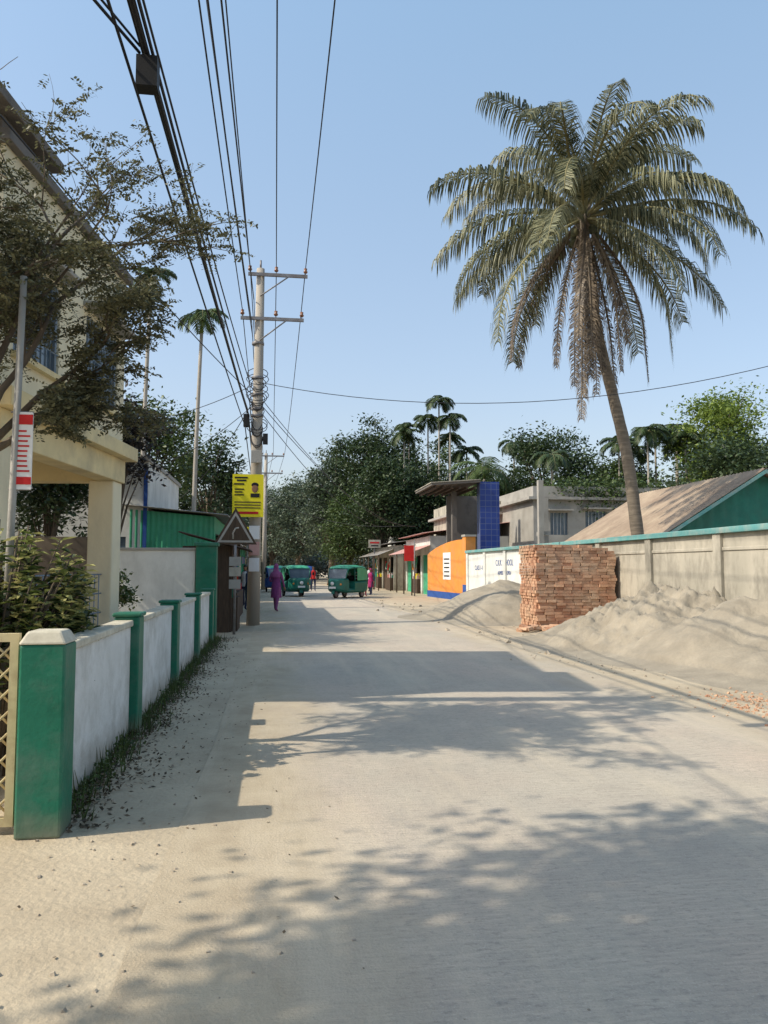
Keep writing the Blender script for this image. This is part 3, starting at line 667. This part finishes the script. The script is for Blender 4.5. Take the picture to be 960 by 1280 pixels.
# ------------------------------------------------------------ trees
def tree(name,x,y,h,rx,ry,rz,k='leaf',ncl=60,per=90,leaf=.22,seed=0,tr=.2,cl=None,lean=(0,0),low=.5,link=True,mb=None,rmin=.35):
    rg=np.random.default_rng(seed); own=mb is None; mb=mb or MB()
    cz=h-rz; c=np.array([x+lean[0],y+lean[1],cz]); cl=cl or .3*min(rx,ry,rz*1.2)
    D=rg.normal(size=(ncl,3)); D/=np.linalg.norm(D,axis=1)[:,None]; D[:,2]=np.where(D[:,2]<-low,-D[:,2],D[:,2])
    rr=rg.uniform(rmin,1,ncl)**.6; lump=.8+.35*rg.random(ncl)
    P=c+D*np.array([rx,ry,rz])*(rr*lump)[:,None]*.9
    base=Vector((x,y,-.1)); top=Vector(c.tolist()); tp=[base.lerp(top,t)+Vector((math.sin(t*5+seed)*.05*h*.3,math.cos(t*4+seed)*.04*h*.3,0))*(t) for t in (0,.15,.35,.55,.75,1)]
    mb.tube(tp,[tr*1.25,tr,tr*.85,tr*.7,tr*.5,tr*.25],'bark',9)
    for i in range(min(ncl,22)):
        s=tp[rg.integers(2,5)]; e_=Vector(P[i].tolist()); m1=s.lerp(e_,.5)+Vector((0,0,.12*(e_-s).length))
        mb.tube([s,s.lerp(m1,.5)+Vector((0,0,.03)),m1,e_],[tr*.4,tr*.3,tr*.2,tr*.06],'bark',5)
    A=[]
    for p in P:
        n=int(per*rg.uniform(.5,1.5)); r=cl*rg.uniform(.6,1.35)
        q=rg.normal(size=(n,3))*np.array([1,1,.6])*r*.62; A.append(p+q)
    A=np.concatenate(A); A=A[A[:,2]>.2]
    mb.leaves(A,leaf,k,.5,.5)
    if own: return mb.obj(name)
def palm(name,x,y,h,seed=0,nf=9,L=1.8,crownk='leafdark',tr=.09,mb=None,lean=(0,0),leafw=.07,nl=16):
    own=mb is None; mb=mb or MB(); rd=random.Random(seed)
    T=[Vector((x+lean[0]*t*t,y+lean[1]*t*t,h*t)) for t in [i/8 for i in range(9)]]
    mb.tube(T,[tr*(1.15-.4*i/8) for i in range(9)],'pole',8)
    c=T[-1]; mb.tube([c,c+Vector((0,0,.7))],[tr*.9,tr*.7],'leaflight',7); c=c+Vector((0,0,.7))
    for i in range(nf):
        az=2*math.pi*i/nf+rd.uniform(-.3,.3); e0=rd.uniform(.2,1.2); p=c.copy(); pts=[p.copy()]; n=9; a=e0
        for s in range(n):
            a-= rd.uniform(.16,.30); p=p+Vector((math.cos(az)*math.cos(a),math.sin(az)*math.cos(a),math.sin(a)))*L/n; pts.append(p.copy())
        mb.tube(pts,[.02-.0015*j for j in range(n+1)],'rachis',4)
        for j in range(nl*1):
            t=(j+1.5)/(nl+1.5); f=t*n; q=pts[min(n,int(f))].lerp(pts[min(n,int(f)+1)],f%1); tan=(pts[min(n,int(f)+1)]-pts[max(0,int(f)-1)]).normalized()
            side=tan.cross(Vector((0,0,1))).normalized()
            for sg in(-1,1):
                ll=L*.36*math.sin(math.pi*(.15+.8*t))*rd.uniform(.8,1.1); d=(side*sg*.8+tan*.5+Vector((0,0,-.25))).normalized(); w_=tan*leafw*.5
                m_=q+d*ll*.5+Vector((0,0,.02)); e_=q+d*ll+Vector((0,0,-.25*ll))
                mb.add([q-w_*.5,q+w_*.5,m_+w_,m_-w_,e_],[(0,1,2,3),(3,2,4)],crownk)
    if own: mb.obj(name)

def coconut():
    mb=MB(); rd=random.Random(23)
    key=[(11.35,-.1),(11.25,1.5),(11.1,2.7),(10.85,5.1),(10.4,7.0),(9.98,8.7),(9.7,10.6),(9.55,12.3)]
    T=[]
    for i in range(29):
        z=-.1+12.4*i/28
        for (xa,za),(xb,zb) in zip(key[:-1],key[1:]):
            if za<=z<=zb+1e-6: T.append(Vector((xa+(xb-xa)*(z-za)/(zb-za),22.5,z))); break
    for _ in range(3): T=[T[0]]+[(T[i-1]+T[i]*2+T[i+1])/4 for i in range(1,len(T)-1)]+[T[-1]]
    nT=len(T)
    mb.tube(T,[(.30 if i==0 else .205-.07*(i/nT))+ (.010 if i%2 else 0) for i in range(nT)],'palmbark',14)
    top=T[-1]
    for i in range(26):
        a=rd.uniform(0,6.28); mb.tube([top+Vector((0,0,rd.uniform(-.5,.3))),top+Vector((math.cos(a)*.3,math.sin(a)*.3,rd.uniform(.1,.7)))],[.10,.04],'palmbark',6)
    for i in range(11):
        a=rd.uniform(0,6.28); p=top+Vector((math.cos(a)*.36,math.sin(a)*.36,rd.uniform(-.55,-.1))); mb.ell(p,(.13,.13,.16),'leafdry',8,6)
    fr=[]
    N=46
    for i in range(N):
        az=i*2.39996+rd.uniform(-.35,.35); u=i/N
        e0=math.radians(86-u*142+rd.uniform(-10,10)); L=rd.uniform(5.0,5.8)*(.84+.16*min(1,u/.2))
        fr.append((az,e0,L,rd.uniform(.085,.13) if u<.5 else rd.uniform(.05,.085),'palm' if u<.86 else 'palmdead'))
    for a in (-1.9,-1.5,-2.2,-1.7,-2.0,-1.3,.4,-2.6,-.9): fr.append((a,math.radians(-70+rd.uniform(-9,9)),rd.uniform(4.6,6.8),.03,'palmdead'))
    for az,e0,L,bend,k in fr:
        n=16; p=top+Vector((0,0,.35)); a=e0; pts=[p.copy()]; hz=az; dh=rd.uniform(-.03,.03)
        for s in range(n):
            a-=bend*(.2+1.65*s/n)*rd.uniform(.85,1.15); a=max(a,-1.5); hz+=dh+rd.uniform(-.02,.02)
            p=p+Vector((math.cos(hz)*math.cos(a),math.sin(hz)*math.cos(a),math.sin(a)))*L/n; pts.append(p.copy())
        mb.tube(pts,[.05*(1-j/n)**.8+.008 for j in range(n+1)],'rachis' if k=='palm' else 'palmdead',5)
        nl=112; tw=rd.uniform(-.8,.8); droop=rd.uniform(.7,1.6)
        for j in range(nl):
            t=.14+.86*j/nl; f=t*n; i0=min(n-1,int(f)); q=pts[i0].lerp(pts[i0+1],f-i0); tan=(pts[i0+1]-pts[i0]).normalized()
            side=Vector((-math.sin(hz),math.cos(hz),0)); up=side.cross(tan)*-1
            if up.z<0 : up=-up
            for sg in(-1,1):
                if rd.random()<.10: continue
                ll=(1.2*math.sin(math.pi*(.14+.76*(j/nl)))**.6)*rd.uniform(.66,1.16)*(.5 if k=='palmdead' else 1)
                d0=(side*sg*math.cos(tw)+tan*.65+up*(.10+tw*sg*.5)+Vector((rd.uniform(-.14,.14),rd.uniform(-.14,.14),rd.uniform(-.25,.05)))).normalized()
                m_=q+d0*ll*.34; d1=(d0*.6+Vector((0,0,-droop))).normalized(); m2=m_+d1*ll*.34; e_=m2+(d1*.7+Vector((0,0,-1))).normalized()*ll*.32
                w_=tan*.023
                mb.add([q-w_*.6,q+w_*.6,m_+w_,m_-w_,m2+w_*.8,m2-w_*.8,e_],[(0,1,2,3),(3,2,4,5),(5,4,6)],k)
    mb.obj('coconut_palm')
coconut()

def sparse():
    mb=MB(); rd=random.Random(4); tips=[]
    def br(p,d,L,r,lv):
        n=5; pts=[p.copy()]
        for i in range(n):
            d=(d+Vector((rd.uniform(-.22,.22),rd.uniform(-.22,.22),rd.uniform(-.10,.12)))).normalized(); p=p+d*L/n; pts.append(p.copy())
        mb.tube(pts,[r*(1-.55*i/n) for i in range(n+1)],'bark',6 if lv<2 else 4)
        if lv>=2: tips.extend([(q,d) for q in pts[1:]])
        if lv<4:
            for c in range(rd.choice([3,4,4]) if lv<3 else 3):
                q=pts[rd.randint(2,n)]; dd=(d+Vector((rd.uniform(-1,1),rd.uniform(-1,1),rd.uniform(-.6,.5)))).normalized(); br(q,dd,L*rd.uniform(.48,.70),r*.45,lv+1)
    mid=Vector((-2.60,6.9,2.5))
    mb.tube([Vector((-2.90,7.0,0)),Vector((-2.90,7,1.2)),Vector((-2.76,6.95,1.8)),mid],[.10,.085,.075,.065],'bark',9)
    for d,L in [((.1,0,1),2.0),((.3,-.1,.9),1.7),((-.35,.1,.9),1.7),((.5,.3,.6),1.4),((.0,-.4,.9),1.5),((-.1,.5,.8),1.6),((.5,0,.2),.8),((.15,.2,1),2.2),((-.2,-.1,1),2.1),((.25,.1,1),2.1)]:
        br(mid,Vector(d).normalized(),L,.040,1)
    A=[];D=[]
    for q,d in tips:
        for c in range(rd.choice([0,1,3,4])):
            az=Vector((rd.uniform(-1,1),rd.uniform(-1,1),rd.uniform(-.7,.3))).normalized(); 
            for j in range(6):
                for sg in(-1,1):
                    sd=az.cross(Vector((0,0,1))).normalized()*sg; A.append(q+az*(.03+.028*j)+sd*.022); D.append(sd+az*.5)
    A=np.array([tuple(a) for a in A]);D=np.array([tuple(a) for a in D]); print('sparse leaves',len(A))
    mb.leaves(A,.046,'leafdry',.45,.5,D); mb.obj('acacia_tree')
sparse()
mb=MB(); rd=random.Random(2)
for i in range(150):
    a=rd.uniform(0,6.28); r=.78*math.sqrt(rd.random()); x=-2.25+r*math.cos(a); y=6.5+r*math.sin(a)*.95; h=rd.uniform(1.3,2.02)-r*r*.45
    mb.tube([(-2.25+.2*math.cos(a),6.5+.2*math.sin(a),0),((x-2.25)/2,(y+6.5)/2,h*.6),(x,y,h)],[.015,.01,.006],'bark',5)
    for q in range(56):
        t=rd.uniform(.3,1)**.7; b=rd.uniform(0,6.28); p=Vector((x,y,h*t)); d=Vector((math.cos(b),math.sin(b),rd.uniform(-.1,.9))).normalized(); L=rd.uniform(.08,.15); s=d.cross(Vector((0,0,1))).normalized()*L*.22
        m_=p+d*L*.55; e_=p+d*L+Vector((0,0,-.03)); mb.add([p,m_+s,e_,m_-s],[(0,1,2,3)],'croton' if rd.random()<.2+.6*t else 'leafdark')
mb.obj('croton_bush')
tree('garden_shrub',-2.6,9.0,1.2,.6,.8,.45,'leafdark',20,60,.09,31,.03)
tree('garden_shrub',-3.4,16.0,1.6,.6,1.0,.5,'leaf',20,80,.10,32,.04)
tree('garden_shrub',-2.9,5.9,1.3,.7,.5,.5,'leafdark',24,90,.09,33,.04)

tree('rain_tree',-4.4,-.3,8.0,4.3,2.8,1.5,'leaf',300,460,.16,41,.22,cl=.66,lean=(.5,.8),rmin=.0)
tree('mango_tree',-4.4,21.5,6.9,1.3,1.3,2.3,'leafred',40,120,.16,42,.14,cl=.5)
tree('litchi_tree',-6.2,16.4,7.4,2.2,1.5,2.6,'leafdark',70,170,.15,52,.16,cl=.65)
tree('litchi_tree',-7.0,18.9,8.4,2.7,1.6,2.6,'leafdark',80,170,.16,54,.16,cl=.7)
tree('litchi_tree',-5.6,20.2,4.6,1.2,1.0,1.6,'leafdark',40,120,.15,53,.12,cl=.5)
palm('areca_palm',-3.15,30,10.7,1,11,1.25,'leaf',.085,lean=(.2,0),leafw=.1)
palm('areca_palm',-5.1,30,12.2,2,11,1.2,'leafdark',.085,lean=(.2,0),leafw=.1)
tree('jackfruit_tree',-6.5,40,10.2,3.2,3,3.8,'leaf',60,140,.24,43,.22)
tree('mango_tree',-3.9,46,9.7,2.6,3,4,'leafdark',60,130,.26,44,.22)
tree('mango_tree',-9.5,30,7.5,3,3,3.0,'leafdark',60,110,.22,45,.22)
tree('mango_tree',-10,20.8,5.0,2.6,1.4,2.0,'leafdark',60,140,.17,46,.2)
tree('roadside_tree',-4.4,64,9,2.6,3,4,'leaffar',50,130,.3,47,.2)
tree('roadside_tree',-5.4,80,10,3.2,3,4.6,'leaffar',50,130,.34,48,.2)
# right side
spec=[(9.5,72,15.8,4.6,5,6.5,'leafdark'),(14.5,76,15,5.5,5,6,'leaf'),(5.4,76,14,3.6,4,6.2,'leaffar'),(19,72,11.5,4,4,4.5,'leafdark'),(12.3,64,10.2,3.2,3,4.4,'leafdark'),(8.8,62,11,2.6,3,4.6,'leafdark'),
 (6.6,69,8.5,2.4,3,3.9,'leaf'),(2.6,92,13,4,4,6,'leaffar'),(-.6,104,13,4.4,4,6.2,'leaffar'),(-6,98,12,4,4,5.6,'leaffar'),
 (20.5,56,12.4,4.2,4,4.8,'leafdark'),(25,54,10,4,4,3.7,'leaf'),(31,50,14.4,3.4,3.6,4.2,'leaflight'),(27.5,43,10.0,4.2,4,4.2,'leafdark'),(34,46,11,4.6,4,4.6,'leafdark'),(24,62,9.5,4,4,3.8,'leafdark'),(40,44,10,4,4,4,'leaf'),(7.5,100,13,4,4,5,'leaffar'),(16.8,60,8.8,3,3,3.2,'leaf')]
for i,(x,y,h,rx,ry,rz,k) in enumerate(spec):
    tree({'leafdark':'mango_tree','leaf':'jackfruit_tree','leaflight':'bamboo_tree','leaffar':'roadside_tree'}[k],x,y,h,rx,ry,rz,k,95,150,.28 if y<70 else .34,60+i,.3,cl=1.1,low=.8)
for i,(x,y,h) in enumerate([(14.2,66,15.8),(13.6,68,14.4),(15.2,66,14.2),(16,70,13),(12.2,70,14.0),(11.4,68,13),(20.4,64,11.8),(21.6,64,11.2),(25.6,50,10.4),(27.2,52,10.8),(28.4,50,9.9),(30,54,11.5),(26.4,54,9.8),(24.4,52,9.9),(31,56,11),(17.2,68,11.5),(18.6,50,8.6)]):
    palm('areca_palm',x,y,h,10+i,11,1.9,'leafdark',.09,leafw=.17,nl=14)
palm('coconut_palm',15.5,56,8.3,77,12,3.2,'leaf',.14,leafw=.1,nl=22)
mb=MB(); C=np.stack([R.uniform(14.8,21.5,1600),R.uniform(39.7,41.5,1600),5.9+R.gamma(2,.16,1600)],1); mb.leaves(C,.2,'leaf',.6); C=np.stack([R.normal(17.5,1.2,700),R.uniform(39.5,40,700),6.0-R.gamma(2,.25,700)],1); mb.leaves(C,.18,'leaf',.6); mb.obj('roof_creeper')
mb=MB(); rd=random.Random(9)
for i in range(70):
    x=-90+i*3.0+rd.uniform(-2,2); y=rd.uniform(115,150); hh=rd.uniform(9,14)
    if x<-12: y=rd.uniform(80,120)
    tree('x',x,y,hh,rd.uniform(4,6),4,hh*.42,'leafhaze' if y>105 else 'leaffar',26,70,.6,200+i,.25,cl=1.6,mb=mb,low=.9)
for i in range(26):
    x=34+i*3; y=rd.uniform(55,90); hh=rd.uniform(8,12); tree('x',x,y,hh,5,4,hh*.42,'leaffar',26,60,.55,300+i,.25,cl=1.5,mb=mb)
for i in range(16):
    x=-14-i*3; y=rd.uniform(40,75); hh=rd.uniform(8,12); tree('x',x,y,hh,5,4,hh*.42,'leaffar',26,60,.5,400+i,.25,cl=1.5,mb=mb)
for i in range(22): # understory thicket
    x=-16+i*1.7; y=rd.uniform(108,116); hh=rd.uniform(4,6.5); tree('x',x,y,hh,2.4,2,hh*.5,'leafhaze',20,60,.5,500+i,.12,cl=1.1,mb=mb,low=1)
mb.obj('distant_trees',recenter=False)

# ------------------------------------------------------------ vehicles
def rickshaw(x,y,rot,kb='greentin',kc='greentin2'):
    e=empty('auto_rickshaw',(x,y,0),rot)  # front toward -Y
    mb=MB()
    def ring(y,w,z0,z1,r=.08):
        return [(-w,y,z0+r),(-w,y,z1-r),(-w+r,y,z1),(w-r,y,z1),(w,y,z1-r),(w,y,z0+r),(w-r,y,z0),(-w+r,y,z0)]
    R_=[ring(-1.28,.20,.50,.95),ring(-1.18,.34,.42,1.02),ring(-.95,.50,.36,1.05),ring(-.62,.60,.30,1.04),ring(-.60,.62,.28,.52),ring(-.1,.64,.28,.50),ring(-.08,.65,.28,.86),ring(.9,.66,.28,.92),ring(1.22,.62,.34,.95)]
    mb.loft(R_,kb,False); mb.add(R_[0],[tuple(range(8))],kb); mb.add(R_[-1],[tuple(reversed(range(8)))],kb); mb.obj('body',parent=e,bevel=.02)
    mb=MB()
    prof=[(-.74,1.58),(-.60,1.68),(-.2,1.74),(.5,1.74),(1.0,1.68),(1.20,1.5),(1.24,.96)]
    rings=[]
    for (yy,z) in prof: rings.append([(-.64,yy,z-.10),(-.58,yy,z-.02),(-.3,yy,z+.02),(.3,yy,z+.02),(.58,yy,z-.02),(.64,yy,z-.10)])
    mb.loft(rings,kc,True,False)
    for s in(-1,1):
        mb.add([(s*.645,.15,.93),(s*.645,1.2,.95),(s*.645,1.18,1.45),(s*.645,.98,1.58),(s*.645,.15,1.64)],[(0,1,2,3,4)],kc)
    mb.obj('canopy',parent=e)
    mb=MB()
    for s in(-1,1):
        mb.tube([(s*.56,-.86,1.04),(s*.60,-.72,1.56)],.028,kb,8); mb.tube([(s*.64,-.08,.86),(s*.62,-.08,1.66)],.022,kb,8); mb.tube([(s*.62,-.72,1.55),(s*.64,.2,1.62)],.022,kb,8)
        for z in (1.05,1.2,1.35): mb.tube([(s*.64,-.08,z),(s*.64,.16,z)],.01,'steel',5)
    mb.tube([(-.60,-.73,1.56),(.60,-.73,1.56)],.025,kb,8)
    mb.obj('frame',parent=e)
    mb=MB(); mb.add([(-.54,-.85,1.05),(.54,-.85,1.05),(.57,-.74,1.54),(-.57,-.74,1.54)],[(0,1,2,3)],'glass'); mb.obj('windscreen',parent=e)
    mb=MB(); mb.box(-.5,.5,.35,.8,.5,.72,'black'); mb.box(-.5,.5,.8,.92,.6,1.2,'black'); mb.box(-.3,.3,-.5,-.2,.5,.68,'black'); mb.obj('seats',parent=e,bevel=.03)
    mb=MB()
    for (wx,wy) in((0,-.98),(-.55,.72),(.55,.72)):
        P=[(wx-.05,.15),(wx-.055,.20),(wx-.03,.22),(wx+.03,.22),(wx+.055,.20),(wx+.05,.15)]
        rings=[[(xx,wy+rr*math.cos(t*math.pi/9),.22+rr*math.sin(t*math.pi/9)) for t in range(18)] for xx,rr in P]
        mb.loft(rings,'black'); rings=[[(xx,wy+rr*math.cos(t*math.pi/9),.22+rr*math.sin(t*math.pi/9)) for t in range(18)] for xx,rr in ((wx-.05,.15),(wx-.03,.04),(wx+.03,.04),(wx+.05,.15))]; mb.loft(rings,'steel'); mb.add(rings[1],[tuple(range(18))],'steel'); mb.add(rings[2],[tuple(range(18))],'steel')
    mb.obj('wheels',parent=e)
    mb=MB()
    mb.tube([(0,-1.27,.78),(0,-1.33,.78)],[.09,.10],'white',12); 
    for s in(-1,1): mb.tube([(s*.40,-1.08,.74),(s*.40,-1.14,.74)],.05,'orange',10); mb.tube([(s*.62,-.80,1.25),(s*.78,-.82,1.28)],.01,'steel',5); mb.box(s*.78-.05,s*.78+.05,-.83,-.81,1.2,1.36,'black')
    mb.box(-.2,.2,-1.31,-1.29,.52,.62,'white'); 
    R2=[[(xx,-.98+.27*math.cos(t*math.pi/10),.24+.27*math.sin(t*math.pi/10)) for t in range(11)] for xx in(-.09,.09)]; mb.loft(R2,kb,True,False)
    mb.obj('lights_and_mudguard',parent=e)
    return e
rickshaw(3.75,41.5,math.radians(-38)); rickshaw(1.15,44,math.radians(12)); rickshaw(2.2,60,math.radians(175),'greentin','blue'); rickshaw(.0,52,math.radians(5),'blue','greentin')

# ------------------------------------------------------------ people
def cloth(k,c): 
    if k not in M: M[k]=mat(k,c,tuple(a*.75 for a in c),scale=12,bump=.2)
    return k
def person(name,x,y,rot,top,bot,h=1.65,stride=.2,dress=False,scarf=None,armbend=False):
    e=empty(name,(x,y,0),rot); s=h/1.7   # faces -Y locally
    V=[];E=[];Rr=[]
    def v(p,r): V.append((p[0]*s,p[1]*s,p[2]*s)); Rr.append(r*s); return len(V)-1
    pel=v((0,0,.95),.14)
    a=v((0,0,1.10),.125);b=v((0,-.01,1.27),.145);c=v((0,0,1.40),.12);nk=v((0,0,1.47),.055); nk2=v((0,-.01,1.53),.05)
    E+= [(pel,a),(a,b),(b,c),(c,nk),(nk,nk2)]
    hands=[]
    for sd in(-1,1):
        hp=v((sd*.10,0,.90),.10); kn=v((sd*.10,-sd*stride*.55-.03,.50),.068); an=v((sd*.095,-sd*stride*.9+(.03),.10),.042); ft=v((sd*.11,-sd*stride*.9-.10,.035),.035)
        E+=[(pel,hp),(hp,kn),(kn,an),(an,ft)]
        sh=v((sd*.17,0,1.38),.062)
        if armbend and sd>0: el_=v((sd*.24,.02,1.12),.045); wr=v((sd*.16,-.22,1.10),.032)
        else: el_=v((sd*.24,sd*stride*.25+.02,1.12),.045); wr=v((sd*.25,sd*stride*.55-.05,.88),.032)
        E+=[(c,sh),(sh,el_),(el_,wr)]; hands.append((Vector(V[wr]),(Vector(V[wr])-Vector(V[el_])).normalized(),sd))
    me=bpy.data.meshes.new('body'); me.from_pydata(V,E,[]); o=bpy.data.objects.new('body',me); scene.collection.objects.link(o); o.parent=e
    sm=o.modifiers.new('skin','SKIN'); sm.use_smooth_shade=True
    for i,r in enumerate(Rr): me.skin_vertices[0].data[i].radius=(r,r*(.72 if i in(pel,a,b,c) else 1))
    me.skin_vertices[0].data[0].use_root=True
    sb=o.modifiers.new('sub','SUBSURF'); sb.levels=1; sb.render_levels=2
    me.materials.append(M[bot])
    mb=MB(); hem=.50 if dress else .84; rings=[]
    for z,w_,d_ in [(1.46,.085,.07),(1.42,.16,.10),(1.34,.18,.12),(1.22,.165,.12),(1.08,.145,.115),(.95,.17,.135),(hem+.02,.19 if not dress else .195,.15 if not dress else .17),(hem,.185 if not dress else .19,.15 if not dress else .165)]:
        rings.append([(s*w_*math.cos(t*math.pi/10)*(1+.06*math.sin(t*3)*(1.46-z)),s*(d_*math.sin(t*math.pi/10)),s*z) for t in range(20)])
    mb.loft(rings,top); mb.obj('shirt',parent=e)
    for wr,d,sd in hands:
        mb=MB()
        mb.tube([wr-d*.03*s,wr+d*.04*s,wr+d*.095*s],[.026*s,.036*s,.034*s],'skin',8)
        per=Vector((0,1,0)) if abs(d.y)<.6 else Vector((0,0,1)); 
        for f in range(4):
            o0=wr+d*.09*s+per*(f-1.5)*.017*s; L=(.07,.08,.075,.058)[f]*s; mb.tube([o0,o0+d*L*.5,o0+d*L*.9+Vector((-sd*.018*s,0,0))],[.0095*s,.0085*s,.006*s],'skin',6)
        t0=wr+d*.03*s+per*-.03*s; mb.tube([t0,t0+(d*.6-per*.8)*.035*s,t0+(d*.9-per*.6)*.06*s],[.012*s,.010*s,.007*s],'skin',6)
        mb.obj('hand',parent=e)
    mb=MB(); hc=Vector((0,-.015,1.61))*s
    mb.ell(hc,(.075*s,.092*s,.112*s),'skin',16,12); mb.ell(hc+Vector((0,-.02,-.06))*s,(.052*s,.062*s,.05*s),'skin',12,8)
    mb.ell(hc+Vector((0,-.098,-.01))*s,(.013*s,.02*s,.024*s),'skin',8,6)
    for sd in(-1,1):
        mb.ell(hc+Vector((sd*.03,-.082,.012))*s,(.012*s,.008*s,.008*s),'hair',8,6); mb.ell(hc+Vector((sd*.077,.005,-.005))*s,(.01*s,.02*s,.03*s),'skin',8,6)
    mb.ell(hc+Vector((0,-.085,-.055))*s,(.024*s,.008*s,.007*s),'maroon',8,6)
    mb.tube([hc+Vector((0,.01,-.08))*s,hc+Vector((0,.015,-.17))*s],[.05*s,.055*s],'skin',10)
    mb.obj('head',parent=e)
    mb=MB(); rings=[]
    for k in range(7):
        ph=k/6*math.pi*.56; rr=math.sin(ph); rings.append([tuple(hc+Vector((.083*rr*math.cos(t*math.pi/8),.012+.098*rr*math.sin(t*math.pi/8),.018+.115*math.cos(ph)-(.05 if math.sin(t*math.pi/8)>0.2 else -.02)*(k/6)))*s) for t in range(16)])
    mb.loft(rings,scarf or 'hair')
    if scarf:
        rings=[[tuple(Vector((w_*math.cos(t*math.pi/8),.03+w_*.8*math.sin(t*math.pi/8),z))*s) for t in range(16)] for z,w_ in((1.66,.09),(1.58,.095),(1.50,.09),(1.42,.15),(1.34,.185),(1.24,.18))]; 
        rings=[[r[(i+14)%16] for i in range(13)] for r in rings]; mb.loft(rings,scarf,True,False)
    mb.obj('hair_or_scarf',parent=e); return e
cloth('purple',(.20,.045,.17)); cloth('magenta',(.40,.03,.14)); cloth('shirtwhite',(.55,.55,.55)); cloth('navy',(.03,.04,.09)); cloth('maroon',(.22,.03,.05)); cloth('teal2',(.05,.25,.28)); cloth('purple2',(.24,.07,.19))
person('pedestrian_woman',.02,28.8,math.radians(160),'purple','purple2',1.72,.24,True,'purple2',True)
person('pedestrian_woman',4.95,43.5,math.radians(20),'magenta','maroon',1.6,.12,True,'maroon')
person('pedestrian_woman',5.6,45.5,math.radians(-40),'magenta','navy',1.55,.1,True,'magenta')
person('pedestrian_man',-1.0,29.5,math.radians(70),'navy','navy',1.68,.08)
person('pedestrian_man',-1.25,32.5,math.radians(-20),'shirtwhite','navy',1.7,.1)
person('pedestrian_man',2.6,54,math.radians(10),'red','navy',1.7,.15)
person('pedestrian_man',6.3,52,math.radians(-60),'shirtwhite','navy',1.7,.1)
person('pedestrian_man',-1.3,40,math.radians(30),'teal2','navy',1.7,.15)
print('done',len(bpy.data.objects))
